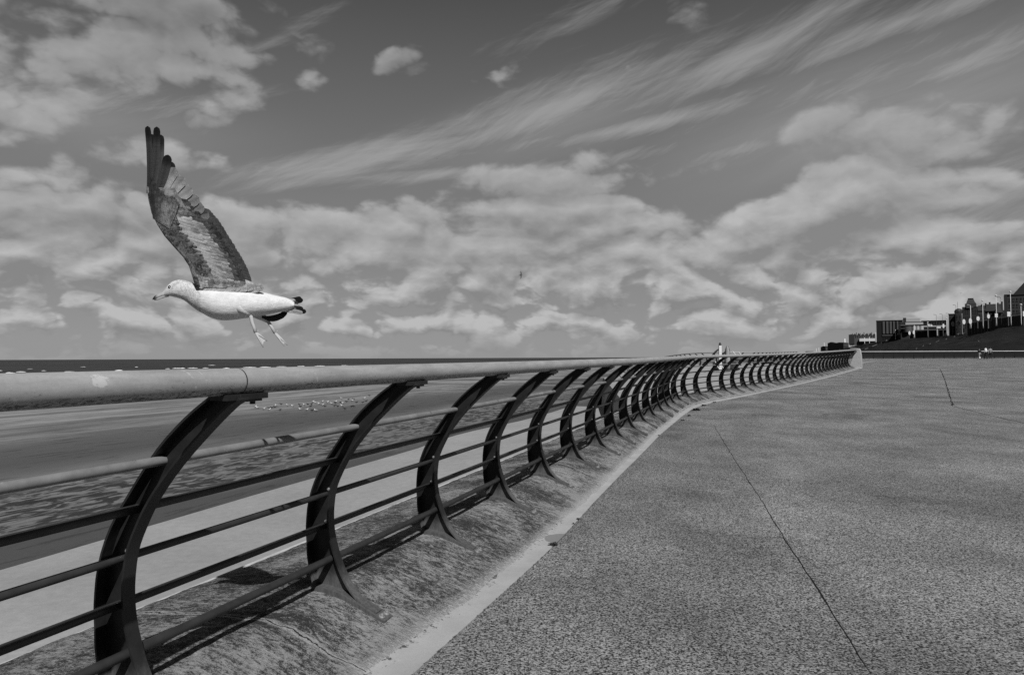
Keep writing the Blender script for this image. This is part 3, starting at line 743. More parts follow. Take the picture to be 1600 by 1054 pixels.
def wing(sgn, dx, dy_, sc_=1.):
    random.seed(5 if sgn < 0 else 6)
    def tf(p): return (345+(p[0]-345)*sc_+dx, 470+(p[1]-470)*sc_+dy_)
    def dep(y): return sgn*(.045 + .10*max(0, (445-y)/250)**1.2)
    und = sgn   # camera sees the underside: under coverts lie nearer to the camera for the near wing
    mb = MB()
    def F_(b, t, w, layer, tone, **kw):
        if tone > .08: tone *= 1.25
        # layer in mm towards the underside; inner side of each wing is the underside facing outward for a raised wing
        o = sgn*layer*.001
        feather(mb, tf(b), tf(t), w*sc_, dep(b[1])+o, dep(t[1])+o, tone, **kw)
    # primaries
    pr = [((231, 302), (230.5, 197), 9.5, .05, .012), ((235, 306), (245, 198), 11, .06, .012), ((240, 317), (263, 242), 15, .06, .015), ((242, 322), (274, 262), 19, .32, .26), ((245, 328), (288, 277), 20, .36, .30), ((249, 334), (300, 294), 20, .34, .30), ((254, 341), (311, 309), 20, .26, .24), ((260, 349), (319, 323), 19, .25, .22), ((267, 358), (327, 334), 18, .22, .2)]
    for i, (b, t, w, tn, tp) in enumerate(pr):
        F_(b, t, w, -1.2*i, tn*random.uniform(.92, 1.05), tip=tp, bend=(.03 if i < 3 else -.03), mot=.0 if i < 3 else .16)
    # secondaries and tertials
    ns = 22
    for i in range(ns):
        q = i/(ns-1); b = Lp(.84-.72*q, LEAD); b = (b[0]+12, b[1]+4); t = Lp(.80-.78*q, TRAIL)
        F_(b, (t[0]+random.uniform(-.4, .4), t[1]+random.uniform(-.4, .4)), 13, -10-.4*i, (.07 if i % 2 else .12), tip=.10, bend=-.04, mot=.35, bar=.2)
    for i in range(5):
        F_((330+i*8, 436+i*1.5), (388+i*2.2, 444+i*.8-2), 10, -6+i, .5, tip=.62, mot=.25)
    # under-wing coverts in overlapping rows
    for f, ln, tn, mo, ba, lay in ((.68, .34, .085, .6, .35, 1.), (.57, .36, .15, .5, .2, 2.), (.46, .40, .40, .2, .0, 3.), (.36, .36, .44, .2, 0., 4.), (.26, .26, .28, .55, .0, 5.), (.20, .20, .16, .85, .1, 6.), (.13, .17, .13, .85, .1, 7.), (.06, .14, .14, .85, 0, 8.)):
        nn = 56
        for i in range(nn):
            q = i/(nn-1)*.93+.01
            a = Lp(q, LEAD); c = Lp(q*.93+.02, TRAIL)
            f0 = max(0., f-ln*.55); f1 = f+ln*.55
            if q > .78: f0 *= .8; f1 = f0+(f1-f0)*.8*(1-(q-.78)*1.6)
            b = (a[0]+(c[0]-a[0])*f0, a[1]+(c[1]-a[1])*f0); q2 = max(0., q-(.10 if q < .75 else .10*(1-(q-.75)*5))*ln/.36*random.uniform(.8, 1.2)); a2 = Lp(q2, LEAD); c2 = Lp(q2*.93+.02, TRAIL); t = (a2[0]+(c2[0]-a2[0])*f1 + random.uniform(-2, 2), a2[1]+(c2[1]-a2[1])*f1 - 3 + random.uniform(-3, 3))
            tt = tn*random.uniform(.8, 1.25); m_ = mo; lay += random.uniform(-.3, .3)*.5
            if q > .80: tt = (.22 if f > .3 else .10)*random.uniform(.5, 1.3)*(1-.6*max(0, (q-.86)/.1)); m_ = .7
            if q < .13: tt = .42*random.uniform(.7, 1.2); m_ = .55
            F_(b, t, 7.6, lay, tt, tip=tt*random.choice((.7, .85, 1.25)), mot=m_, bar=ba)
    for i in range(13):
        q = i/12; b = (241+q*22, 342+q*14); t = (235.5+q*41+random.uniform(-1, 1), 276+q*36+random.uniform(-4, 4)+10*math.sin(q*PI))
        F_(b, t, 9, 9+q, (.05+.22*q)*random.uniform(.8, 1.2), tip=.04+.16*q, mot=.55)
    # arm : rounded leading edge with small marginal coverts
    pts = [tf(p) for p in LEAD]
    rr = [5, 5, 4.5, 4, 3.6, 3.4, 3.2, 2.8, 2.2, 1.6]
    P = [bp(pts[i][0]+rr[i]*.55, pts[i][1], dep(LEAD[i][1])) for i in range(len(pts))]
    b0 = len(mb.v); mb.ck = (.16, .8, 0); mb.tube(P, [r*K for r in rr], 8); mb.ck = 1.
    rows = []
    for i in range(0, 25):
        q = i/24; a = tf(Lp(q, LEAD)); c = tf(Lp(q, TRAIL))
        rows.append([bp(a[0]+(c[0]-a[0])*e, a[1]+(c[1]-a[1])*e, dep(Lp(q, LEAD)[1]) - sgn*.001 + sgn*.004*e) for e in (.03, .25, .5, .62)])
    mb.ck = (.3, .5, 0); mb.grid(rows); mb.ck = 1.
    return shift(mb, gull).build('wing', M['plumage'], gull, smooth=True, recalc=False)
wing(-1, 0, 0)
wing(1, 3, 3, .965)
# scapulars closing the wing root
mb = MB(); random.seed(9)
for side in (-1, 1):
    mb = MB(); random.seed(9)
    for i in range(26):
        q = i/25; x = 312+q*76
        feather(mb, (x, 452+q*1.5+random.uniform(-2, 2)), (x+24, 446+q*3+random.uniform(-3, 3)), 11, side*(.045-.02*q), side*.045, .55, mot=.35)
    shift(mb, gull).build('shoulder_feathers', M['plumage'], gull, smooth=True, recalc=False)
# tail
mb = MB()
for i, (t, w, dd, tn, tp) in enumerate((((473.5, 468.5), 10, .015, .45, .012), ((471, 465.5), 9, .03, .35, .012), ((462, 470), 11, -.004, .7, .5), ((466, 474), 11, -.008, .7, .05), ((470, 480), 11, -.012, .68, .5), ((474, 483), 10, -.015, .6, .02), ((478.5, 487), 9, -.018, .5, .012), ((473, 489), 8, -.02, .6, .4), ((461, 485), 11, -.006, .7, .6))):
    feather(mb, (434, 472+i*.9), t, w*.85, dd*.3, dd, tn, tip=tp, mot=.3, bend=.02, ts=.5)
for t, w, dd in (((449, 487), 9, .02), ((446, 491), 8, .028), ((440, 495), 7, .034)):
    feather(mb, (409, 495), t, w, .012, dd, .035, tip=.02, bend=.12)
shift(mb, gull).build('tail', M['plumage'], gull, smooth=True, recalc=False)
# legs and webbed feet
def leg(pts, rs, toes, d0, d1, thigh):
    mb = MB(); m_ = len(pts)
    P = [bp(x, y, d0+(d1-d0)*i/(m_-1)) for i, (x, y) in enumerate(pts)]
    mb.tube(P, [r*K for r in rs], 10)
    lg = shift(mb, gull).build('leg', M['leg_pink'], gull, smooth=True)
    mb = MB(); hub = P[-1]
    tp = [bp(x, y, d) for x, y, d in toes]
    for t in tp[:3]:
        mid = hub.lerp(t, .5)+Vector((0, -.002, .002)); mb.tube([hub, mid, t], [2.0*K, 1.6*K, .8*K], 7)
    mb.tube([hub, tp[3]], [1.2*K, .4*K], 6)
    for a, b in ((0, 1), (1, 2)):
        A, B = tp[a], tp[b]; q = hub.lerp((A+B)/2, .82)
        mb.add([hub+Vector((0, .0006, 0)), hub.lerp(A, .9), q, hub.lerp(B, .9)], [(0, 1, 2), (0, 2, 3)])
        mb.add([hub+Vector((0, -.0006, 0)), hub.lerp(A, .9)+Vector((0, -.001, 0)), q+Vector((0, -.001, 0)), hub.lerp(B, .9)+Vector((0, -.001, 0))], [(0, 2, 1), (0, 3, 2)])
    L = local(gull); mb.v = [tuple(L(v)) for v in mb.v]
    o = bpy.data.objects.new('foot', mb.mesh('foot', M['leg_pink'], True)); col.objects.link(o); o.parent = lg
    # feathered thigh
    mb = MB(); T = [bp(x, y, d0+dz) for x, y, dz in thigh[0]]; mb.ck = (.68, .12, 0); mb.tube(T, [r*K for r in thigh[1]], 12)
    shift(mb, gull).build('thigh', M['plumage'], gull, smooth=True)
leg([(386, 486), (392, 494), (394, 503), (397, 511), (399.5, 519)], [4.0, 3.1, 2.9, 2.5, 2.9], [(405, 531, -.03), (411.5, 542.5, -.045), (417.5, 532.5, -.02), (404.5, 515.5, -.03)], -.03, -.035, ([(366, 476, -.014), (376, 481, -.016), (384, 486, -.010), (391, 492, -.001)], [7, 8, 6, 3.6]))
leg([(412, 496), (418, 501), (424, 510), (430, 520)], [3.6, 2.9, 2.3, 2.7], [(436, 530, .02), (444, 540, .01), (449.5, 539, .02), (434, 516.5, .025)], .03, .03, ([(398, 488, -.01), (407, 493, -.004), (413, 497, 0), (418, 501.5, 0)], [8, 7, 5, 3.4]))
# ------------------------------------------------------------------ small gulls
def gull_mesh(name, mats, fly=False):
    mb = MB(); mb.m = 0
    mb.tube([(-.17, 0, .16), (-.10, 0, .17), (0, 0, .175), (.08, 0, .185), (.13, 0, .22), (.16, 0, .26), (.20, 0, .275), (.225, 0, .27)], [.01, .045, .07, .062, .042, .033, .034, .015], 8)
    mb.m = 2; mb.tube([(.22, 0, .27), (.265, 0, .258)], [.012, .004], 5)
    mb.m = 1
    if not fly:
        for s_ in (-1, 1):
            mb.tube([(.07, s_*.05, .2), (-.04, s_*.062, .195), (-.15, s_*.035, .185), (-.21, s_*.015, .18)], [.03, .04, .025, .006], 6)
        mb.m = 2
        for s_ in (-1, 1): mb.tube([(.0, s_*.025, .13), (.005, s_*.025, 0)], .008, 5); mb.box((.02, s_*.025, .005), (.03, .018, .004))
    else:
        for s_ in (-1, 1):
            top = [Vector((.08, s_*.05, .2)), Vector((.10, s_*.25, .33)), Vector((.02, s_*.48, .36)), Vector((-.08, s_*.62, .33))]
            bot = [Vector((-.08, s_*.05, .19)), Vector((-.05, s_*.25, .31)), Vector((-.08, s_*.46, .345)), Vector((-.12, s_*.62, .325))]
            mb.grid([top, bot]); mb.grid([[v-Vector((0, 0, .01)) for v in top], [v-Vector((0, 0, .01)) for v in bot]])
        mb.add([(-.15, -.02, .165), (-.15, .02, .165), (-.26, .06, .165), (-.26, -.06, .165)], [(0, 1, 2, 3)])
    return mb.mesh(name, mats, True)
g_ad = gull_mesh('gull', [M['gull_white'], M['gull_grey'], M['gull_dark']]); g_im = gull_mesh('gull', [M['hair_dark'], M['gull_dark'], M['gull_dark']])
random.seed(21)
white = [(125, 247), (155, 259), (213, 270), (265, 279), (350, 235), (461, 234), (520, 241), (600, 276), (640, 229), (657, 282), (722, 196), (757, 208), (760, 288), (795, 215), (822, 192), (825, 230), (873, 199), (926, 215), (1028, 160), (1045, 210), (1033, 237), (1131, 184), (1257, 158), (1573, 200), (1513, 243), (1475, 302), (958, 195), (1480, 300)]
dark = [(395, 219), (300, 256), (585, 224), (597, 244), (674, 222), (716, 286), (710, 218), (702, 240), (960, 204), (1015, 200), (950, 236), (985, 242), (1096, 168), (1150, 166), (1180, 200), (1245, 200), (1280, 186), (1130, 243), (1152, 244), (1060, 268), (852, 243), (383, 280), (1315, 128), (1076, 192), (270, 262), (330, 250)]
def place_gull(cx_, cy_, me, label, group, sc_=1.):
    px, py = 380+cx_*.15, 600+cy_*.15
    Y = 60.
    for _ in range(40):
        r = ray(px, py); q = r*(Y/r.y); Y = .5*Y+.5*zb(q.x, q.y)*r.y/r.z
    q = at(px, py, Y); o = bpy.data.objects.new('gull', me); col.objects.link(o)
    o.location = (q.x, q.y, zb(q.x, q.y)-.0); o.rotation_euler = (0, 0, random.uniform(-.6, .6)+(PI if random.random() < .5 else 0)); o.scale = (.85*sc_,)*3
    tag(o, label, 'gull', group)
for a in white: place_gull(*a, g_ad, 'small white gull in the flock standing on the wet sand', 'white gulls standing on the beach')
for a in dark: place_gull(*a, g_im, 'small dark gull in the flock standing on the wet sand', 'dark gulls standing on the beach', .9)
g_fd = gull_mesh('gull', [M['gull_dark'], M['gull_dark'], M['gull_dark']], True); g_fw = gull_mesh('gull', [M['gull_white'], M['gull_white'], M['gull_grey']], True)
for px, py, Y, me, lb, rot, sc_ in ((813.5, 430, 110, g_fd, 'tiny dark gull gliding side-on high over the bend of the railing', (PI/2, 0, .2), 1), (1501, 459, 190, g_fd, 'tiny dark gull flying above the mansard tower', (0, 0, 1.3), .8), (683, 249, 150, g_fd, 'speck of a gull far up in the sky among the clouds', (0, 0, 1.), .35), (1528.3, 534, 92, g_fw, 'tiny white gull flying in front of the grassy bank', (0.6, 0, 1.2), .45)):
    o = bpy.data.objects.new('gull', me); col.objects.link(o); o.location = at(px, py, Y); o.rotation_euler = rot; o.scale = (sc_,)*3; tag(o, lb, 'gull')
# ------------------------------------------------------------------ far fence across the end of the promenade
def zf(Y): return zprom(min(Y, 104))
FX0, FX1 = 50.2, 112.0
def FY(x): return 100.5 + (x-50)*.02
fence = empty('railing', (FX0, FY(FX0), zf(100)), 'straight dark railing with pale top rail closing the far end of the promenade', 'railing')
def fbox(name, c, h, mat, mb=None):
    m_ = MB(); m_.box(c, h); return shift(m_, fence).build(name, mat, fence)
mb = MB(); mb.tube([(x, FY(x), zf(100)+1.06) for x in frange(FX0, FX1, 4)], .05, 8); shift(mb, fence).build('handrail', M['pole_pale'], fence, smooth=True)
mb = MB()
for x in frange(FX0, FX1, .1): mb.box((x, FY(x), zf(100)+.66), (.034, .012, .36))
mb.box(((FX0+FX1)/2, FY((FX0+FX1)/2), zf(100)+.96), ((FX1-FX0)/2, .62, .02)) if False else None
shift(mb, fence).build('bars', M['black_metal'], fence)
for z in (.98, .28):
    mb = MB(); mb.tube([(x, FY(x)+.03, zf(100)+z) for x in frange(FX0, FX1, 4)], .03, 6); shift(mb, fence).build('rail', M['black_metal'], fence)
pm = MB(); pm.box((0, 0, .52), (.05, .05, .5)); pm = pm.mesh('post', M['black_metal'])
for x in frange(FX0, FX1, 1.5): child('post', pm, fence, local(fence)((x, FY(x)+.06, zf(100))))
mb = MB(); mb.box(((FX0+FX1)/2, FY((FX0+FX1)/2)+1.3, zf(100)+.2), ((FX1-FX0)/2, .15, .42)); tag(mb.build('low_wall', M['dark_stone']), 'low dark wall behind the far straight railing', 'wall')
# ------------------------------------------------------------------ embankment
RG = [(1262, 552, 3.8), (1285, 549.3, 5.5), (1310, 544.6, 10.8), (1350, 536.8, 19.8), (1400, 531, 25.5), (1450, 527.4, 29), (1500, 522.5, 33.5), (1560, 513.5, 43), (1610, 508, 48), (1750, 488, 66), (1950, 460, 90)]
HZ = 14.
ridge = []; base = []
for x, y, dy in RG:
    Y = HZ*F/dy; ridge.append(Vector(((x-800)/F*Y, Y, HZ)))
BY_ = [2400, 1100, 520, 260, 165, 140, 128, 118, 112, 106, 104]
for (x, y, dy), Yb in zip(RG, BY_):
    xx = x if x > 1345 else x-1; base.append(Vector(((xx-800)/F*Yb, Yb, -.55)))
base[4].x = max(base[4].x, 60)
def dn(L, m):
    out = []
    for i in range(len(L)-1):
        for t in range(m): out.append(L[i].lerp(L[i+1], t/m))
    return out+[L[-1]]
R2, B2 = dn(ridge, 8), dn(base, 8); rows = []
for i, (a, b) in enumerate(zip(B2, R2)):
    r_ = []
    for j in range(15):
        t = j/14; e = t + .06*math.sin(t*PI*2)
        p = a.lerp(b, t); p.z = a.z+(b.z-a.z)*e
        if 0 < j < 14: p.z += 1.1*mnoise.fractal(Vector((p.x*.05, p.y*.05, 0)), .8, 2, 4)
        r_.append(p)
    dirv = Vector((1, .25, 0)) if i > 30 else Vector((1, .1, 0))
    r_.append(b+Vector((180, 40, 0))+Vector((b.y*.3, 0, 0))); rows.append(r_)
mb = MB(); mb.grid(rows); tag(mb.build('embankment', M['grass'], smooth=True), 'dark rough grassy bank rising to the buildings', kind='structure')
from mathutils.bvhtree import BVHTree
_v = [p for r in rows for p in r]; _n = len(rows[0])
_f = [(i*_n+k_, i*_n+k_+1, (i+1)*_n+k_+1, (i+1)*_n+k_) for i in range(len(rows)-1) for k_ in range(_n-1)]
bvh = BVHTree.FromPolygons(_v, _f)
def on_bank(px, py):
    hit = bvh.ray_cast(Vector((0, 0, 0)), ray(px, py).normalized())[0]
    return hit if hit is not None else at(px, py, 400)
# zig-zag path
mb = MB(); rows = []
for i in range(21):
    t = i/20; p = on_bank(1347+t*39, 548-t*16.2); w = .4*p.y/F; nn = Vector((-.2, -1, .4)).normalized()*.5
    rows.append([p+nn, p+nn+Vector((0, .2, 1.7*w))])
mb.grid(rows); tag(mb.build('bank_path', M['path_pale']), 'pale path climbing the grassy bank', kind='structure')
# ------------------------------------------------------------------ buildings on the bank
def bld(name, x0, x1, yt, yb, Y, label, wall, dep=14., group=None, cat='building'):
    """box building facing the camera side, from picture columns x0..x1 at distance Y; returns the root and a frame"""
    a = at(x0, yb, Y); b = at(x1, yb, Y); t = at(x0, yt, Y)
    rz = -math.atan((x0+x1-1600)/2/F)
    root = empty(name, ((a.x+b.x)/2, Y, HZ), label, cat, group, rz)
    w = (b.x-a.x)*math.cos(rz); h = t.z-HZ
    m_ = MB(); m_.box((0, dep/2, h/2-.75), (w/2, dep/2, h/2+.75)); m_.build('wall', wall, root)
    return root, w, h
def pbox(root, name, x0, x1, z0, z1, y0, y1, mat):
    m_ = MB(); m_.box(((x0+x1)/2, (y0+y1)/2, (z0+z1)/2), ((x1-x0)/2, (y1-y0)/2, (z1-z0)/2)); return m_.build(name, mat, root)
def windows(root, w, h, nx, nz, z0=1.2, mat='window_dark', ww=.5, wh=.55, x0=None, x1=None, z1=None, frame=None, y=0.):
    x0 = -w/2 if x0 is None else x0; x1 = w/2 if x1 is None else x1; z1 = h-.8 if z1 is None else z1
    dx = (x1-x0)/nx; dz = (z1-z0)/nz
    for i in range(nx):
        for j in range(nz):
            cx = x0+(i+.5)*dx; cz = z0+(j+.5)*dz
            f_ = pbox(root, 'window', cx-dx*ww/2, cx+dx*ww/2, cz-dz*wh/2, cz+dz*wh/2, y-.12, y+.15, M[mat])
            if frame:
                m_ = MB(); m_.box((cx, y-.16, cz-dz*wh/2-.1), (dx*ww/2+.15, .08, .1)); m_.box((cx, y-.16, cz), (.06, .05, dz*wh/2)); o = m_.build('sill', M[frame], root); 
                o.parent = f_
def gable(root, x0, x1, z0, z1, y0, y1, mat, name='roof', along='x'):
    m_ = MB(); xm, ym = (x0+x1)/2, (y0+y1)/2
    if along == 'x': P = [(x0, y0, z0), (x1, y0, z0), (x1, y1, z0), (x0, y1, z0), (x0, ym, z1), (x1, ym, z1)]; fs = [(0, 1, 5, 4), (2, 3, 4, 5), (0, 4, 3), (1, 2, 5), (0, 3, 2, 1)]
    else: P = [(x0, y0, z0), (x1, y0, z0), (x1, y1, z0), (x0, y1, z0), (xm, y0, z1), (xm, y1, z1)]; fs = [(0, 1, 4), (1, 2, 5, 4), (2, 3, 5), (3, 0, 4, 5), (0, 3, 2, 1)]
    m_.add([Vector(p) for p in P], fs); return m_.build(name, mat, root)
# A : far terrace
r, w, h = bld('terrace', 1327, 1369, 524, 538, 750, 'long low terrace with many chimneys left of the finned hotel', M['mid_stone'], 18, cat='terrace')
px_ = w/42
for i in range(7):
    gx = -w/2+ (i+.5)*w/7; rf = gable(r, gx-w/14, gx+w/14, h-.02, h+2.0+(i % 3)*.5, -.2, 9, M['slate'], along='y'); pbox(rf, 'chimney', gx+w/14-.8, gx+w/14-.1, h, h+2.6+(i % 2), 3, 4.4, M['dark_stone'])
pbox(r, 'tower', -w/2-.5, -w/2+5, -.5, h+1.2, -1.4, 6, M['dark_stone'])
pbox(r, 'canopy', -w/2+16*px_, w/2-1, h*.28, h*.62, -3, -.02, M['white_paint'])
windows(r, w, h, 12, 1, z0=h*.68, z1=h-.1, x0=-w/2+5.5, ww=.45, wh=.7)
windows(r, w, h, 10, 1, z0=-.2, z1=h*.24, x0=-w/2+9, ww=.7, wh=.8, y=-.01)
# B : hotel block with pale fins
r, w, h = bld('hotel', 1369.5, 1411, 501, 532, 590, 'dark flat roofed hotel block with tall pale vertical fins', M['black_metal'], 26, cat='hotel')
px_ = w/41.5
for x0, x1 in ((10.2, 13.6), (15.8, 19.2), (21.2, 24.6), (26.6, 29.0), (32.2, 34.4)): pbox(r, 'fin', -w/2+x0*px_, -w/2+x1*px_, h*.33, h-.5, -.9, -.02, M['mid_stone'])
pbox(r, 'cornice', -w/2-.15, w/2+.15, h, h+.45, -.4, 26, M['slate'])
pbox(r, 'base_band', -w/2+9*px_, w/2, h*.22, h*.27, -.6, -.02, M['mid_stone'])
windows(r, w, h, 9, 1, z0=.2, z1=h*.2, x0=-w/2+9*px_, ww=.6, wh=.8, mat='window_dark')
# C : hotel front
r, w, h = bld('hotel', 1407, 1480, 502, 529, 548, 'stepped pale hotel front with long white bands and rooftop box', M['dark_stone'], 30, cat='hotel')
px_ = w/73
def X_(v): return -w/2+(v-1407)*px_
def Z_(y): return h*(527-y)/25
pbox(r, 'rooftop_box', X_(1411), X_(1416), h, Z_(496), 1, 9, M['slate']); pbox(r, 'rooftop_box', X_(1416), X_(1438), h, Z_(496.5)-.3, 3, 12, M['pale_render'])
pbox(r, 'roof_edge', X_(1440), X_(1480), h, h+.5, -.5, 30, M['slate'])
for y0, y1, a, b, yy in ((503.2, 506.6, 1415, 1443, -1.8), (508.5, 510.2, 1441, 1478, -.6)): pbox(r, 'balcony', X_(a), X_(b), Z_(y1), Z_(y0), yy, -.02, M['pale_render'])
pbox(r, 'corner_band', X_(1407), X_(1415), Z_(508), Z_(506), -2.2, -.02, M['mid_stone']); pbox(r, 'corner_band', X_(1407), X_(1415), Z_(512), Z_(511), -2.2, -.02, M['mid_stone'])
for cx_ in (1418.5, 1428.5, 1434, 1440):
    m_ = MB(); m_.tube([(X_(cx_), 0, Z_(517)), (X_(cx_), 0, Z_(508.5))], 3.0 if cx_ < 1420 else 1.6, 12); m_.build('bay_window', M['mid_stone'] if cx_ < 1420 else M['pale_render'], r, smooth=40)
pbox(r, 'canopy', X_(1430), X_(1480), Z_(515.4), Z_(514.2), -4, -.02, M['mid_stone'])
windows(r, w, h, 14, 1, z0=Z_(524), z1=Z_(516), x0=X_(1432), ww=.6, wh=.8)
windows(r, w, h, 6, 2, z0=Z_(522), z1=Z_(511), x0=X_(1408), x1=X_(1415), ww=.6, wh=.4)
windows(r, w, h, 9, 1, z0=Z_(508), z1=Z_(503), x0=X_(1444), ww=.5, wh=.7, mat='window_dark')
# D : dark gabled villas
r, w, h = bld('villa', 1483, 1497, 491, 522, 480, 'dark stone villa with flat parapet, first right of the hotel', M['dark_stone'], 14, cat='house')
pbox(r, 'parapet', -w/2-.2, w/2+.2, h, h+.5, -.3, 14, M['slate']); windows(r, w, h, 3, 3, z0=2, ww=.4, wh=.55, frame='mid_stone'); pbox(r, 'chimney', w/2-1.6, w/2-.4, h+.5, h+3, 4, 6, M['slate'])
r, w, h = bld('turreted_house', 1493.5, 1503.5, 489, 520, 470, 'narrow dark house with small cap turret and mast', M['dark_stone'], 12, cat='house')
m_ = MB(); m_.tube([(0, 3, h), (0, 3, h+1.5), (0, 3, h+2.8), (0, 3, h+3.4)], [2.4, 2.6, 1.8, .4], 12); m_.build('turret', M['slate'], r); m_ = MB(); m_.tube([(-.5, 3, h+3), (-.5, 3, h+8)], .09, 5); m_.build('mast', M['slate'], r)
windows(r, w, h, 2, 3, z0=2, ww=.4, wh=.55, frame='mid_stone')
r, w, h = bld('mansard_building', 1504, 1531, 479, 516, 430, 'dark stone building crowned by a tall truncated mansard tower', M['dark_stone'], 18, cat='building')
px_ = w/27
m_ = MB(); m_.box((-w/2+13.5*px_, 6, h+.4), (9.0*px_, 6, 1.6)); m_.build('tower_wall', M['brick'], r)
m_ = MB(); c_ = -w/2+13.8*px_; zt = (479-466)/F*430; m_.add([Vector((c_+a*7.4*px_, 6+b*5.6, h+2.0)) for a, b in ((-1, -1), (1, -1), (1, 1), (-1, 1))]+[Vector((c_+a*4.3*px_, 6+b*3.3, h+zt)) for a, b in ((-1, -1), (1, -1), (1, 1), (-1, 1))], [(0, 1, 5, 4), (1, 2, 6, 5), (2, 3, 7, 6), (3, 0, 4, 7), (4, 5, 6, 7)]); m_.build('mansard_roof', M['slate'], r)
pbox(r, 'roof_edge', c_-4.5*px_, c_+4.5*px_, h+zt, h+zt+.3, 2.4, 9.6, M['black_metal']); pbox(r, 'dormer', c_-7*px_, c_+4*px_, h-.8, h+.4, -.9, -.02, M['mid_stone'])
pbox(r, 'chimney', -w/2+3, -w/2+4.2, h, h+3.4, 5, 7, M['slate']); pbox(r, 'chimney', w/2-3, w/2-1.8, h, h+3.0, 5, 7, M['slate'])
windows(r, w, h, 7, 3, z0=3, ww=.42, wh=.55, frame='mid_stone')
r, w, h = bld('gabled_row', 1529, 1571, 485, 512, 400, 'row of dark gabled houses with long slate roofs', M['brick'], 16, cat='terrace')
px_ = w/42
rf = gable(r, -w/2-.2, -w/2+17*px_, h, h+3.6, -.4, 16, M['slate']); pbox(rf, 'chimney', -w/2+6*px_, -w/2+8*px_, h+2, h+5, 6, 8, M['brick'])
rf = gable(r, -w/2+12*px_, -w/2+36*px_, h-.3, h+4.1, -.9, 15, M['slate']); pbox(rf, 'ridge_cap', -w/2+12*px_, -w/2+36*px_, h+3.9, h+4.2, 6.8, 7.3, M['mid_stone'])
gable(r, -w/2+26*px_, w/2-1, h-1.4, h+2.6, -2.6, 8, M['mid_stone'], 'gable', 'y')
for i_ in range(6): gx = -w/2+(i_+.6)*w/6.5; pbox(r, 'chimney', gx, gx+.9, h, h+4.4+(i_ % 3)*.6, 9, 10.5, M['slate'])
windows(r, w, h, 9, 2, z0=2.5, ww=.45, wh=.5, frame='mid_stone')
r, w, h = bld('brick_block', 1570, 1640, 460, 505, 345, 'tall dark brick block at the right edge of the picture', M['brick'], 22, cat='building')
px_ = w/70
pbox(r, 'cornice', -w/2-.2, w/2+.2, h, h+.5, -.4, 22, M['slate']); gable(r, -w/2+14*px_, -w/2+110*px_, h+.5, h+16, 1, 21, M['slate'], along='y')
pbox(r, 'brick_pier', -w/2-.3, -w/2+4*px_, 0, h-.2, -.8, -.02, M['dark_stone'])
windows(r, w, h, 12, 4, z0=4, ww=.45, wh=.5, frame='mid_stone')
# retaining wall with a pillared front
rw = empty('retaining_wall', (*at(1560, 505, 335).xy, HZ), 'long dark retaining wall above the grassy bank topped by a thin rail', 'wall')
A_, B_ = at(1514, 505, 372), at(1700, 505, 285); A_.z = B_.z = HZ
def along(t, z): p = A_.lerp(B_, t); return Vector((p.x, p.y, HZ+z))
hw = [(0, 3.4), (1, 6.6)]
m_ = MB(); top = lambda t: 3.9+t*3.2
n_ = 20; rows = [[along(i/n_, -3) for i in range(n_+1)], [along(i/n_, top(i/n_)) for i in range(n_+1)], [along(i/n_, top(i/n_))+Vector((1, 3, 0)) for i in range(n_+1)], [along(i/n_, -3)+Vector((1, 3, 0)) for i in range(n_+1)]]
m_.grid(rows); shift(m_, rw).build('wall', M['wall_dark'], rw)
m_ = MB(); m_.tube([along(i/n_, top(i/n_)+1.1) for i in range(n_+1)], .14, 6)
for i in range(60): m_.tube([along(i/60, top(i/60)), along(i/60, top(i/60)+1.1)], .07, 4)
shift(m_, rw).build('top_rail', M['mid_stone'], rw)
for i in range(14):
    t = .01+i*.0165; p = along(t, 0); m_ = MB(); m_.box((p.x, p.y-.6, HZ+top(t)/2-1.2), (.32, .3, top(t)/2+1)); shift(m_, rw).build('pillar', M['mid_stone' if i % 2 else 'dark_stone'], rw)
# low far sheds and houses at the tail of the bank
for i, (x0, x1, yt, yb, lb) in enumerate(((1262, 1272, 549.0, 552, 'lowest dark roof at the far left tip of the bank'), (1290, 1301, 541.5, 547, 'low dark building with a flat roof on the far bank'), (1303, 1307, 535.5, 546, 'narrow dark tower block far along the bank'), (1311, 1317, 536.5, 545, 'squat dark building right of the narrow far tower'), (1318, 1326, 535.5, 543, 'low dark house just left of the long terrace'))):
    dy = interp((x0+x1)/2, [r_[0] for r_ in RG], [r_[2] for r_ in RG]); Y = HZ*F/dy*.99
    a, b, t = at(x0, yb, Y), at(x1, yb, Y), at(x0, yt, Y)
    root = empty('house', ((a.x+b.x)/2, Y, HZ), lb, 'house'); w = b.x-a.x; h = max(2, t.z-HZ)
    m_ = MB(); m_.box((0, 15, h/2-1), (w/2, 15, h/2+1)); m_.build('wall', M['dark_stone'], root)
    gable(root, -w/2, w/2, h, h*1.12+.4, 0, 30, M['slate']); windows(root, w, h, 4, 1, z0=h*.3, z1=h*.8, ww=.5, wh=.6, mat='mid_stone')
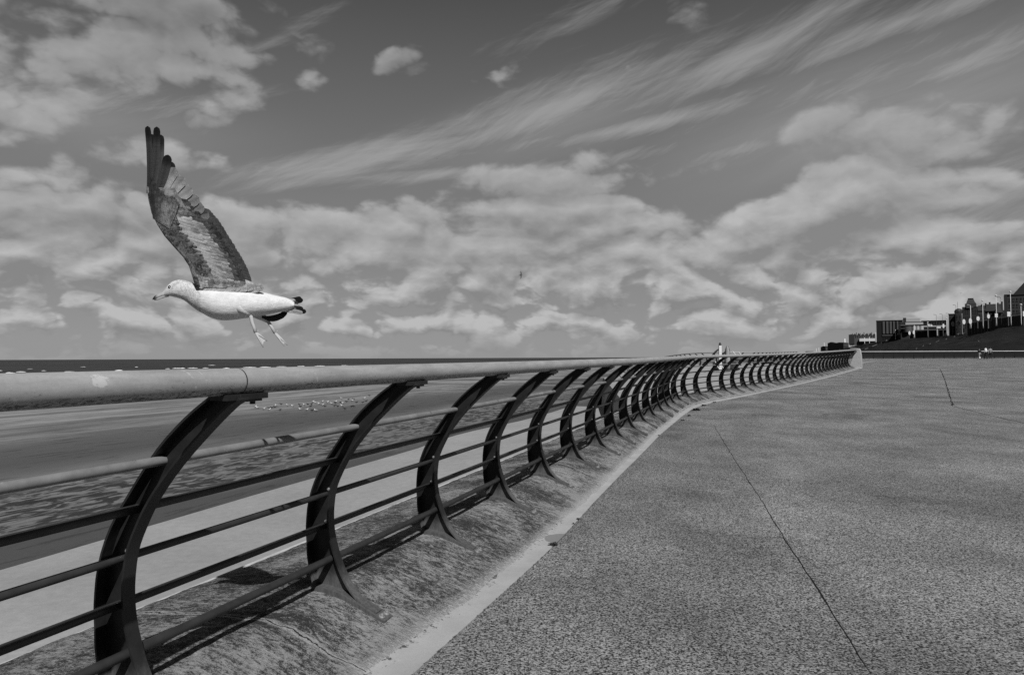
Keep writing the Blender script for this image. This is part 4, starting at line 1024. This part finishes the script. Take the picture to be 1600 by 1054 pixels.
# ------------------------------------------------------------------ lamp posts and illuminated boards along the cliff road
def mk_lamp(H, r0, head, mat):
    m_ = MB(); m_.tube([(0, 0, 0), (0, 0, H*.12), (0, 0, H)], [r0*1.3, r0, r0*.75], 7); pole = m_.mesh('pole', M[mat], True)
    m_ = MB()
    if head == 'arm': m_.tube([(0, 0, H-.1), (-.5, 0, H+.25), (-1.3, 0, H+.35)], .1, 5); m_.box((-1.5, 0, H+.33), (.4, .16, .1))
    elif head == 'cap': m_.tube([(0, 0, H), (0, 0, H+.25), (0, 0, H+.6), (0, 0, H+.8)], [.2, .5, .4, .1], 8)
    else: m_.tube([(0, 0, H), (0, 0, H+.3)], [.15, .05], 6)
    return pole, m_.mesh('lamp_head', M[mat], True)
random.seed(4)
LP = [(1580, 457, 508, 'p', 'tall pale lamp post before the dark brick block'), (1596, 477, 508, 'p', 'pale post at the far right edge of the bank'), (1557, 463, 495, 'p', 'tall pale lamp post between the slate roofs and brick block'), (1564.5, 465, 495, 'd', 'thin dark pole beside the gabled row'), (1536, 471, 500, 'p', 'pale lamp post right of the mansard tower'), (1539, 481, 500, 'd', 'dark post just right of a pale one near the mansard tower'), (1544.5, 489, 512, 'p', 'pale spindle shaped post before the retaining wall'), (1517, 477, 504, 'T', 'pale lamp post in front of the mansard tower'), (1502, 482, 512, 'p', 'pale post left of the mansard tower, by the turreted house'), (1479.5, 498, 516, 'p', 'white post at the right end of the hotel'), (1483, 490, 515, 'd', 'thin post where hotel and dark villa meet'),
      (1473, 491, 517, 'd', 'thin dark lamp post rising above the hotel roof, right of another'), (1463.5, 492, 517, 'd', 'thin dark lamp post rising above the hotel roof, left of another'), (1494, 477, 500, 'd', 'thin mast above the turreted house'), (1450, 504, 523, 'p', 'pale flag post before the right part of the hotel'), (1464.5, 514, 523, 'p', 'short white post under a white sign by the hotel'), (1429, 508, 527, 'p', 'pale lamp post before the middle of the hotel front'), (1414, 511, 525, 'p', 'pale lamp post at the left corner of the hotel front'), (1399.5, 515, 530, 'p', 'pale lamp post before the last fin of the hotel block'), (1387.5, 517, 530, 'p', 'pale lamp post before the middle fins of the hotel block'), (1376.5, 518.5, 533, 'p', 'pale lamp post at the dark left end of the hotel block'), (1405, 508, 519, 'p', 'slim pale post between hotel block and hotel front'), (1368.5, 519, 535, 'p', 'pale lamp post between the terrace and hotel block'), (1358.5, 526, 537, 'p', 'slim pale post before the right half of the terrace'), (1351, 527, 537, 'p', 'slim pale post before the middle of the terrace'), (1343.5, 528, 538, 'p', 'slim pale post before the left half of the terrace'), (1338, 530, 540, 'p', 'slim pale post before the terrace tower'),
      (1327.5, 533, 543, 'p', 'far pale post left of the terrace'), (1320, 529, 541, 'W', 'broad white pylon left of the terrace'), (1313, 536, 545, 'p', 'small far post right of the narrow tower block'), (1309, 536, 546, 'p', 'small far pale post beside the narrow tower block'), (1299.5, 538, 547, 'p', 'tiny far post left of the narrow tower block'), (1288, 535, 548, 'p', 'taller far post on the tail of the bank'), (1284, 541, 549, 'p', 'tiny post near the tip of the bank, right of two more'), (1279.5, 543, 550, 'p', 'tiny post near the tip of the bank, middle of three'), (1275.5, 544, 550, 'p', 'leftmost tiny post at the tip of the bank')]
for x, yt, yb, kd, lb in LP:
    dy = interp(x, [r_[0] for r_ in RG], [r_[2] for r_ in RG]); Y = HZ*F/dy*.985
    if x > 1514: Y = min(Y, 320) if x > 1550 else 350
    b = at(x, yb, Y); t = at(x, yt, Y); H = t.z-b.z
    hor = 556.3; zb_ = min(HZ, b.z)
    wpx = {'p': .85, 'd': .4, 'T': 1.0, 'W': 2.6}[kd]*Y/F/2*1.15
    pole, head = mk_lamp(H+(b.z-zb_), wpx, {'p': 'cap' if Y < 700 and random.random() < .6 else 'tip', 'd': 'arm', 'T': 'arm', 'W': 'tip'}[kd], 'pole_pale' if kd != 'd' else 'slate')
    r = empty('lamp_post', (b.x, Y, zb_), lb, 'lamp post', 'posts along the cliff road'); child('pole', pole, r); child('lamp_head', head, r)
BD = [(1489, 506, 4.2, 7.5, 'o', 'white oval board on the cliff road by the dark villa'), (1497, 504.5, 4.2, 7.5, 'o', 'white oval board below the turreted house'), (1506, 502.5, 4.6, 8, 'o', 'white oval board below the left side of the mansard building'), (1516, 501.5, 4.8, 9, 'o', 'white board behind the pale lamp post of the mansard building'), (1528, 497.5, 5, 7, 'o', 'round white board right of the mansard tower'), (1474, 509, 3.2, 7, 'o', 'white oval board over the right end of the hotel'), (1544.3, 494, 4.2, 7, 'o', 'pale round board on the spindle post above the retaining wall'), (1556.5, 492.5, 4.4, 6, 'b', 'white box sign on the retaining wall, left of the brick block'), (1576, 490.5, 5, 7.5, 'b', 'white square sign before the brick block'), (1600, 490, 4, 8, 'b', 'white sign cut by the right edge'), (1454, 507.5, 7, 3.6, 'f', 'white flag flying before the hotel'), (1466.5, 511.4, 6.5, 2, 'b', 'wide white sign before the right part of the hotel'), (1421, 520, 3.4, 6, 'o', 'white oval board before the left of the hotel front'), (1427.5, 519, 3, 6, 'o', 'white oval board before the hotel entrance'), (1410, 520, 2, 4.5, 'o', 'small pale board between block and hotel front'), (1405, 521.8, 5.5, 1.6, 'b', 'pale sign on a post before the hotel block'), (1371.8, 526.5, 2.6, 4.5, 'o', 'small white oval board between terrace and hotel block'), (1332, 534.5, 3, 3, 'o', 'small white board left of the terrace'), (1337, 534, 2, 3, 'o', 'tiny white board in front of the terrace tower')]
for x, y, wp, hp, kd, lb in BD:
    dy = interp(x, [r_[0] for r_ in RG], [r_[2] for r_ in RG]); Y = HZ*F/dy*.98
    if x > 1514: Y = 318 if x > 1550 else 348
    c = at(x, y, Y); w = wp*Y/F/2; h = hp*Y/F/2; zb_ = min(HZ, c.z-h)
    r = empty('sign_board', (c.x, Y, zb_), lb, 'sign', 'white boards along the cliff road')
    m_ = MB(); zc = c.z-zb_
    if kd == 'o':
        n_ = 16; P = [Vector((w*math.cos(2*PI*i/n_), e, zc+h*math.sin(2*PI*i/n_))) for e in (-.15, .15) for i in range(n_)]
        m_.add(P, [tuple(range(n_)), tuple(range(2*n_-1, n_-1, -1))]+[(i, i+n_, (i+1) % n_+n_, (i+1) % n_) for i in range(n_)])
    elif kd == 'b': m_.box((0, 0, zc), (w, .15, h))
    else:
        P = []
        for i in range(9):
            for z in (-1, 1): P.append(Vector(((i/8-.5)*2*w, .5*math.sin(i), zc+z*h*(1-.04*i)-i*.06)))
        m_.add(P, [(2*i, 2*i+1, 2*i+3, 2*i+2) for i in range(8)])
    m_.build('board', M['white_paint'], r)
    if zc-h > .3: m_ = MB(); m_.tube([(0 if kd != 'f' else -w, .3, 0), (0 if kd != 'f' else -w, .3, zc-h*.2)], .22, 6); m_.build('pole', M['mid_stone'], r)
# stair rail posts climbing the bank
for i, (x, y) in enumerate(((1431.5, 544), (1442, 540), (1453, 537), (1463, 533.5), (1466, 532), (1478, 529.5), (1491, 525.5), (1497, 521), (1505, 520.5), (1574, 510), (1585, 508.5))):
    p = on_bank(x, y+1); m_ = MB(); s_ = p.y/F
    m_.tube([p-Vector((0, 0, .5)), p+Vector((s_*1.1, 0, s_*2.4))], .22*s_, 6); m_.tube([p+Vector((-s_, 0, s_*.3)), p+Vector((s_*1.6, 0, s_*1.2))], .25*s_, 5)
    tag(m_.build('stair_rail', M['path_pale']), 'short pale handrail piece of the steps climbing the grassy bank', 'handrail', 'handrail pieces on the bank')
# ------------------------------------------------------------------ people
def skin(name, chain, mat, parent, sub=1):
    """chain: list of polylines [(pt, r), ...] sharing start points"""
    V = []; E_ = []; Rr = []
    def vid(p, r):
        for i, q in enumerate(V):
            if (q-p).length < 1e-4: return i
        V.append(p); Rr.append(r); return len(V)-1
    for L in chain:
        ids = [vid(Vector(p), r) for p, r in L]
        E_ += [(a, b) for a, b in zip(ids, ids[1:])]
    me = bpy.data.meshes.new(name); me.from_pydata(V, E_, []); me.materials.append(mat)
    o = bpy.data.objects.new(name, me); col.objects.link(o); o.parent = parent
    mo = o.modifiers.new('skin', 'SKIN'); mo.use_smooth_shade = True
    for i, r in enumerate(Rr): me.skin_vertices[0].data[i].radius = (r, r)
    me.skin_vertices[0].data[0].use_root = True
    s_ = o.modifiers.new('sub', 'SUBSURF'); s_.levels = sub; s_.render_levels = sub
    return o
def person(px, Y, zg, face, top, legs_, label, stride=.18, hair='hair_dark', shorts=False, arm=.0, group=None, lean=0., hsc=1.):
    g = at(px, 560, Y); r = empty('person', (g.x, Y, zg), label, 'person', group, face); r.scale = (hsc,)*3
    P = lambda x, y, z: Vector((x, y+lean*max(0, z-.9), z))
    hip = P(0, 0, .95); ch = P(0, 0, 1.32); nk = P(0, .01, 1.50); hd = P(0, .03, 1.63); ht = P(0, .02, 1.72)
    def limbs(k=1., upto=9):
        out = []
        for s_ in (-1, 1):
            sh = P(s_*.19, 0, 1.42); el = P(s_*.24, s_*arm*.3-.04, 1.14); wr = P(s_*.23, s_*arm*.8+.07, .9)
            out.append(([(ch, .13*k), (sh, .06*k), (el, .042*k), (wr, .03*k), (wr+Vector((0, .03, -.09)), .028*k), (wr+Vector((0, .045, -.17)), .014*k)], [(hip, .12*k), (P(s_*.10, 0, .86), .085*k), (P(s_*.10, s_*stride*.7+.05, .48), .055*k), (P(s_*.10, s_*stride*1.1-.02, .09), .036*k), (P(s_*.10, s_*stride*1.1+.14, .03), .03*k)]))
        return out
    L = limbs(); ch_ = [[(hip, .12), (ch, .13), (nk, .055), (hd, .085), (ht, .07)]]
    for a, l in L: ch_ += [a, l]
    skin('body', ch_, M['skin'], r, 1)
    m_ = MB(); m_.box(P(0, .115, 1.62), (.012, .015, .02)); m_.build('nose', M['skin'], r)
    bm = bmesh.new(); bmesh.ops.create_uvsphere(bm, u_segments=12, v_segments=8, radius=.108, matrix=Matrix.Translation(P(0, -.02, 1.68)) @ Matrix.Diagonal((.95, 1.05, .9, 1)))
    me = bpy.data.meshes.new('hair'); bm.to_mesh(me); bm.free(); me.materials.append(M[hair]); o = bpy.data.objects.new('hair', me); col.objects.link(o); o.parent = r
    L = limbs(1.18); tp = [[(P(0, 0, .92), .15), (ch, .155), (P(0, 0, 1.46), .08)]]
    for a, l in L: tp.append([(ch, .155)]+a[1:4])
    skin('top', tp, M[top], r, 1)
    tr = []
    for a, l in L: tr.append([(P(0, 0, .94), .14)]+(l[1:3] if shorts else l[1:4]))
    skin('trousers', tr, M[legs_], r, 1)
    for a, l in L:
        f_ = l[3][0]; m_ = MB(); m_.tube([Vector((f_.x, f_.y-.07, .05)), Vector((f_.x, f_.y+.05, .05)), Vector((f_.x, f_.y+.17, .035))], [.045, .05, .03], 8); m_.build('shoe', M['black_metal'], r, smooth=True)
        if shorts: m_ = MB(); m_.tube([Vector((f_.x, f_.y, .06)), l[2][0].lerp(Vector((f_.x, f_.y, .06)), .35)], [.05, .062], 8); m_.build('sock', M['shirt_white'], r, smooth=True)
    return r
person(1540.5, 97, zf(97), .5, 'shirt_white', 'trouser_dark', 'person in a white top and dark trousers walking before the far railing', .2)
person(1547.5, 97.5, zf(97), -.6, 'shirt_grey', 'trouser_dark', 'person in a grey top standing right of the one in white', .06, arm=.3, hsc=.95)
person(1531, 95, zf(95), -.4, 'jacket_dark', 'shirt_grey', 'person in dark clothing with bare pale shins left of the one in white', .3, shorts=True, hsc=.86, lean=.35)
# ------------------------------------------------------------------ objects on the headland
ZH = -.82
def tagc(o, l, c, g=None): return tag(o, l, c, g)
c0 = at(1125.3, 560, 52); zg = -1.05
r = empty('beacon_post', (c0.x, c0.y, zg), 'white square post with a dark pointed cap on the headland', 'post')
m_ = MB(); tz = at(1125, 539.6, 52).z; m_.box((0, 0, (tz-zg)/2), (.098, .098, (tz-zg)/2)); m_.build('post_shaft', M['white_paint'], r)
m_ = MB(); m_.tube([(0, 0, tz-zg+.002), (0, 0, tz-zg+.09), (0, 0, tz-zg+.19), (0, 0, tz-zg+.25)], [.095, .10, .065, .01], 10); m_.build('cap', M['slate'], r, smooth=40)
c1 = at(1137, 560, 53); r = empty('standing_stone', (c1.x, c1.y, zg), 'rounded pale standing stone with dark sides right of the white post', 'stone')
m_ = MB(); bz = at(1137, 540.3, 53).z-zg
m_.tube([(0, 0, -.05), (0, 0, bz*.4), (0, 0, bz*.75), (0, 0, bz*.93), (0, 0, bz)], [.19, .185, .155, .09, .02], 14); m_.build('stone', M['rock_pale'], r, smooth=True)
m_ = MB(); 
for sx in (-1, 1): m_.tube([(sx*.21, .05, 0), (sx*.205, .05, bz*.5), (sx*.15, .05, bz*.86), (sx*.06, .05, bz*1.0)], [.035, .035, .03, .015], 6)
m_.build('frame', M['slate'], r, smooth=True)
def bar(x0, y0, x1, y1, Y, rr, mat, lb, nm='leaning_bar', cat='bar', g='bars leaning on the headland'):
    a, b = at(x0, y0, Y), at(x1, y1, Y); m_ = MB(); m_.tube([a, b], rr, 8); return tag(m_.build(nm, M[mat], smooth=40), lb, cat, g)
bar(1117.5, 564.5, 1119.5, 568.5, 51, .035, 'white_paint', 'short white slanting bar left below the white post, farthest of the three white bars')
bar(1121, 572, 1124.5, 576.5, 49, .032, 'white_paint', 'short white slanting bar just left of the white post foot')
bar(1127.5, 571, 1131, 576, 49, .032, 'white_paint', 'short white slanting bar just right of the white post foot')
bar(1144.5, 548.5, 1149.5, 554.5, 56, .045, 'white_paint', 'thin white slanting bar right of the standing stone')
bar(1154.5, 550, 1158, 554.5, 56, .045, 'pole_pale', 'thin pale slanting bar farthest right of the standing stone')
m_ = MB(); L_ = [at(1112.5, 562, 52), at(1114, 554.5, 52), at(1118, 549.5, 52), at(1122.5, 545.5, 52)]; m_.tube(L_, [.09, .09, .07, .05], 8); tag(m_.build('curved_strut', M['black_metal'], smooth=True), 'dark curved strut leaning against the left of the white post', 'strut')
m_ = MB(); L_ = [at(1127.5, 556, 52.6), at(1130, 552.5, 52.6), at(1134, 549, 52.6)]; m_.tube(L_, [.09, .08, .06], 8); tag(m_.build('curved_strut', M['black_metal'], smooth=True), 'dark curved strut between the white post and the standing stone', 'strut')
r = empty('picket_fence', (*at(1130, 570, 56).xy, zg), 'low dark paling fence behind the white post on the headland', 'fence')
m_ = MB()
for i in range(30):
    c = at(1114+i*1.25, 560, 57+ (i % 2)*.03); m_.box((c.x, c.y, zg+.30), (.024, .02, .34))
shift(m_, r).build('palings', M['dark_stone'], r)
for z in (.1, .5):
    a, b = at(1113, 560, 57.1), at(1152, 560, 57.1); a.z = b.z = zg+z; m_ = MB(); m_.tube([a, b], .03, 5); shift(m_, r).build('rail', M['black_metal'], r)
random.seed(8)
for i, (x, y, s_, lb, mt) in enumerate(((1146, 553.5, .22, 'small dark boulder right of the standing stone, left one', 'dark_stone'), (1151.5, 554, .25, 'dark mottled boulder between the two thin bars', 'mid_stone'), (1155, 555, .2, 'small grey boulder by the farthest bar', 'mid_stone'), (1120, 570.5, .22, 'flat dark stone at the foot of the curved strut', 'black_metal'), (1135, 571.5, .3, 'dark stone below the standing stone', 'black_metal'), (1148, 571, .28, 'dark stone with pale top on the headland right of the paling fence', 'dark_stone'))):
    c = at(x, y, 55); bm = bmesh.new(); bmesh.ops.create_icosphere(bm, subdivisions=3, radius=s_)
    for v in bm.verts: v.co *= 1+.25*mnoise.noise(v.co*4+Vector((i*7, 0, 0))); v.co.z *= .6; v.co.x *= 1.5
    me = bpy.data.meshes.new('boulder'); bm.to_mesh(me); bm.free(); me.materials.append(M[mt]); o = bpy.data.objects.new('boulder', me); col.objects.link(o)
    o.location = (c.x, c.y, max(zg+s_*.3, min(c.z, zg+.9)) if y < 560 else zg+.1); tag(o, lb, 'boulder', 'boulders on the headland')
# plinth that lifts the boulders into view
# bicycle leaning near the deck corner
def hub_(c, r, n=24): return [Vector(c)+Vector((r*math.cos(2*PI*i/n), 0, r*math.sin(2*PI*i/n))) for i in range(n+1)]
cb = at(986, 590, 43.5); bk = empty('bicycle', (cb.x, cb.y, -1.30), 'dark bicycle parked on the headland deck behind the railing posts', 'bicycle', rz=.25)
for x in (-.52, .52):
    m_ = MB(); m_.tube(hub_((x, 0, .34), .33), .022, 6, False); w_ = m_.build('wheel', M['rubber'], bk, smooth=True)
    m_ = MB()
    for i in range(12): a = 2*PI*i/12; m_.tube([(x, 0, .34), (x+.31*math.cos(a), 0, .34+.31*math.sin(a))], .004, 4)
    o = m_.build('spokes', M['pole_pale'], bk); o.parent = w_
m_ = MB()
for a, b in (((-.52, .34), (-.1, .32)), ((-.52, .34), (-.18, .82)), ((-.1, .32), (-.2, .88)), ((-.1, .32), (.36, .78)), ((-.18, .8), (.36, .84)), ((.36, .78), (.52, .34)), ((.36, .78), (.33, .98))): m_.tube([(a[0], 0, a[1]), (b[0], 0, b[1])], .02, 6)
m_.build('frame', M['jacket_dark'], bk)
m_ = MB(); m_.box((-.22, 0, .9), (.13, .06, .03)); m_.build('saddle', M['rubber'], bk); m_ = MB(); m_.tube([(.38, -.28, 1.0), (.33, 0, .98), (.38, .28, 1.0)], .016, 6); m_.build('handlebar', M['pole_pale'], bk)
# ------------------------------------------------------------------ light and sky
SUN = Vector((.272, -.933, 1.0)).normalized()
el = math.asin(SUN.z); rot = math.atan2(SUN.x, SUN.y)
sl = bpy.data.lights.new('sun', 'SUN'); sl.energy = 4.85; sl.angle = math.radians(.53); sl.color = (1, 1, 1)
so = bpy.data.objects.new('sun', sl); col.objects.link(so); so.rotation_euler = SUN.to_track_quat('Z', 'Y').to_euler(); so.location = (0, 0, 30)
wd = bpy.data.worlds.new('World'); sc.world = wd; wd.use_nodes = True; wd.cycles.sampling_method = 'MANUAL'; wd.cycles.sample_map_resolution = 256
k = N(wd, world=True)
tc = k.n('ShaderNodeTexCoord').outputs['Generated']
sky = k.n('ShaderNodeTexSky', sky_type='NISHITA'); sky.sun_disc = False; sky.sun_elevation = el; sky.sun_rotation = rot; sky.air_density = 1.; sky.dust_density = .6; sky.ozone_density = 1.
skc = k.n('ShaderNodeSeparateColor', {0: sky.outputs[0]}).outputs
skv = k.m('ADD', k.m('MULTIPLY', skc[0], .8), k.m('MULTIPLY', skc[1], .2))    # black-and-white film behind a light filter
x_, y_, z_ = k.xyz(tc)
az = k.m('ARCTAN2', x_, y_); elv = k.m('ARCSINE', z_)
E_ = k.m('MAXIMUM', elv, 0.)
P3 = k.comb(az, elv, 0.)
fb = lambda sx, sy, loc, det=7., rg=.55, rot_=0., scl=1., dist=0.: k.noise(k.mapv(k.mapv(P3, (1, 1, 1), (0, 0, rot_)), (sx, sy, 1), loc=loc), scl, det, rg, dist)
PX = lambda px, py: (math.atan((px-800)/F), math.atan((557.5-py)/F*math.cos(math.atan((px-800)/F))))
def blob(px, py, rx, ry, rot_=0.):
    a, e = PX(px, py)
    v = k.mapv(P3, (1, 1, 1), (0, 0, 0), (-a, -e, 0))
    if rot_: v = k.mapv(v, (1, 1, 1), (0, 0, -rot_))
    v = k.mapv(v, (F/rx, F/ry, 1))
    L = k.n('ShaderNodeVectorMath', {0: v}, operation='LENGTH').outputs['Value']
    return k.m('SUBTRACT', 1., L)
def bsum(L):
    r = None
    for a_, g_ in L:
        q = k.m('MULTIPLY', blob(*a_), g_); r = q if r is None else k.m('MAXIMUM', r, q)
    return r
# --- cumulus: puffy masses lit from the upper left
def puff(off):
    v = k.mapv(P3, loc=(off[0], off[1], 0))
    w1_ = k.n('ShaderNodeTexNoise', {'Vector': v, 'Scale': 7., 'Detail': 4.}).outputs['Color']
    w2_ = k.n('ShaderNodeVectorMath', {0: w1_, 1: (.5, .5, .5)}, operation='SUBTRACT').outputs[0]
    vv = k.n('ShaderNodeVectorMath', {0: v, 1: k.n('ShaderNodeVectorMath', {0: w2_, 1: (.05, .035, 0)}, operation='MULTIPLY').outputs[0]}, operation='ADD').outputs[0]
    def layer(sx, sy, loc):
        q = k.mapv(vv, (sx, sy, 1), loc=loc)
        a = k.noise(q, 1., 6., .58)
        nd = k.n('ShaderNodeTexNoise', {'Vector': k.mapv(q, loc=(3, 3, 0)), 'Scale': 1.1, 'Detail': 4., 'Roughness': .5}, noise_type='RIDGED_MULTIFRACTAL'); nd.inputs['Offset'].default_value = 1.; nd.inputs['Gain'].default_value = 1.6; nd.normalize = False
        return k.m('ADD', k.m('MULTIPLY', a, .70), k.m('MULTIPLY', k.m('SUBTRACT', 1.6, nd.outputs[0]), .23))
    lo = layer(10.5, 19, (2.3, 1.1, 0)); hi = layer(4.6, 7.6, (1.7, 3.4, 0))
    return k.mix(k.ss(elv, .07, .20), lo, hi)
n0 = puff((0, 0)); n1 = puff((-.007, .017))
band = k.m('MULTIPLY', k.lin(elv, .0, .04, .10, .20), k.ss(elv, .33, .15))
band = k.m('SUBTRACT', band, k.m('MULTIPLY', k.ss(elv, .17, .30), .34))
mass = bsum([((60, 60, 330, 200), 1.3), ((240, 50, 270, 200), 1.6), ((290, 190, 200, 110), 1.25), ((850, 320, 190, 150), 1.5), ((650, 345, 100, 90), .8), ((1400, 250, 230, 130), 1.15), ((1590, 420, 120, 80), .8), ((1560, 200, 240, 120), .5), ((1290, 370, 170, 80), .5), ((130, 360, 200, 110), .5), ((100, 245, 70, 50), .7), ((487, 108, 80, 56, .2), .95), ((645, 98, 100, 50, .3), 1.5), ((783, 114, 90, 56), 1.5), ((985, 97, 34, 22, .3), 1.)])
mass = k.m('MULTIPLY', k.m('MAXIMUM', mass, 0.), .52)
bandm = k.m('ADD', band, mass)
dens = k.m('ADD', k.m('MULTIPLY', k.m('SUBTRACT', n0, .462), 1.9), bandm)
dens1 = k.m('ADD', k.m('MULTIPLY', k.m('SUBTRACT', n1, .462), 1.9), bandm)
cov = k.ss(dens, -.03, .20)
low = k.ss(elv, .24, .16)
lit = k.m('MULTIPLY', k.m('SUBTRACT', dens, dens1), k.lin(low, 0, 1, .8, 1.25))
thick = k.ss(dens, .10, .55)
big_ = k.noise(k.mapv(P3, (6, 14, 1), loc=(0, 5, 0)), 1., 4., .5)
shade = k.m('ADD', k.m('SUBTRACT', .93, k.m('MULTIPLY', k.m('MULTIPLY', thick, k.ss(big_, .35, .65)), k.lin(low, 0, 1, .08, .26))), lit)
shade = k.m('MAXIMUM', .60, k.m('MINIMUM', shade, 1.30))
ccol = k.m('MULTIPLY', k.m('MULTIPLY', shade, .40), k.lin(elv, .24, .48, 1., .66))
# --- cirrus streaks running up to the right
ang = .25
wvc = k.n('ShaderNodeTexNoise', {'Vector': P3, 'Scale': 2.6, 'Detail': 4.}).outputs['Color']
wvc = k.n('ShaderNodeVectorMath', {0: wvc, 1: (.5, .5, .5)}, operation='SUBTRACT').outputs[0]
Pc = k.n('ShaderNodeVectorMath', {0: P3, 1: k.n('ShaderNodeVectorMath', {0: wvc, 1: (.12, .07, 0)}, operation='MULTIPLY').outputs[0]}, operation='ADD').outputs[0]
ci = k.noise(k.mapv(k.mapv(Pc, (1, 1, 1), (0, 0, -ang)), (2.2, 22, 1)), 1., 10., .66, .2)
ci2 = k.noise(k.mapv(k.mapv(Pc, (1, 1, 1), (0, 0, -ang-.25)), (5, 60, 1)), 1., 8., .7, .2)
stream = bsum([((880, 160, 360, 40, .28), 1.2), ((620, 232, 300, 32, .2), 1.), ((1200, 72, 320, 34, .28), 1.2), ((1440, 22, 280, 28, .13), 1.), ((800, 262, 430, 16, .09), .9), ((1010, 192, 330, 18, .12), .9), ((1500, 105, 240, 28, .25), .9), ((1330, 130, 330, 34, .2), .8), ((100, 150, 300, 50, .0), .55), ((1550, 290, 160, 40, .2), .7), ((1250, 215, 330, 22, .12), .7), ((930, 12, 150, 22, .35), .55), ((420, 55, 120, 14, .5), .6)])
veil = bsum([((1380, 165, 430, 130, .12), 1.), ((900, 180, 420, 90, .22), .7), ((150, 180, 330, 90, 0.), .6)])
cim = k.m('ADD', k.m('MULTIPLY', k.m('MAXIMUM', stream, -.5), .46), k.m('SUBTRACT', k.m('ADD', k.m('MULTIPLY', ci, 1.3), k.m('MULTIPLY', ci2, .55)), 1.0))
cic = k.m('MULTIPLY', k.ss(cim, -.12, .56), .92)
cic = k.m('MAXIMUM', cic, k.m('MULTIPLY', k.m('MULTIPLY', k.ss(veil, .0, .9), k.lin(ci, .3, .7, .6, 1.2)), .50))
# --- clear sky darkening upwards, pale haze at the horizon
clear = k.n('ShaderNodeMapRange', {0: elv, 1: .02, 2: .50, 3: .285, 4: .078}, interpolation_type='LINEAR').outputs[0]
clear = k.m('MULTIPLY', clear, k.lin(skv, 1., 9., .95, 1.08))
c1_ = k.mix(cic, clear, k.lin(elv, .15, .5, .40, .28))
c2_ = k.mix(k.m('MULTIPLY', cov, .88), c1_, ccol)
hz = k.ss(elv, .05, .0)
c3_ = k.mix(k.m('MULTIPLY', hz, .85), c2_, .30)
# overcast-free rest of the dome stays dark and clear
behind = k.ss(y_, .0, -.3)
c4_ = k.mix(behind, c3_, .06)
dark = k.ss(elv, .0, -.03)
c5_ = k.mix(dark, c4_, .05)
STR = .1
fin = k.m('DIVIDE', c5_, STR)
cc = k.n('ShaderNodeCombineColor', {0: fin, 1: fin, 2: fin}).outputs[0]
bg = k.n('ShaderNodeBackground', {0: cc, 1: STR})
k.l.new(bg.outputs[0], k.n('ShaderNodeOutputWorld').inputs[0])
sc.view_settings.view_transform = 'Standard'; sc.view_settings.look = 'None'; sc.view_settings.exposure = 0; sc.view_settings.gamma = 1
sc.render.engine = 'CYCLES'
sc.cycles.use_denoising = False; sc.cycles.max_bounces = 6
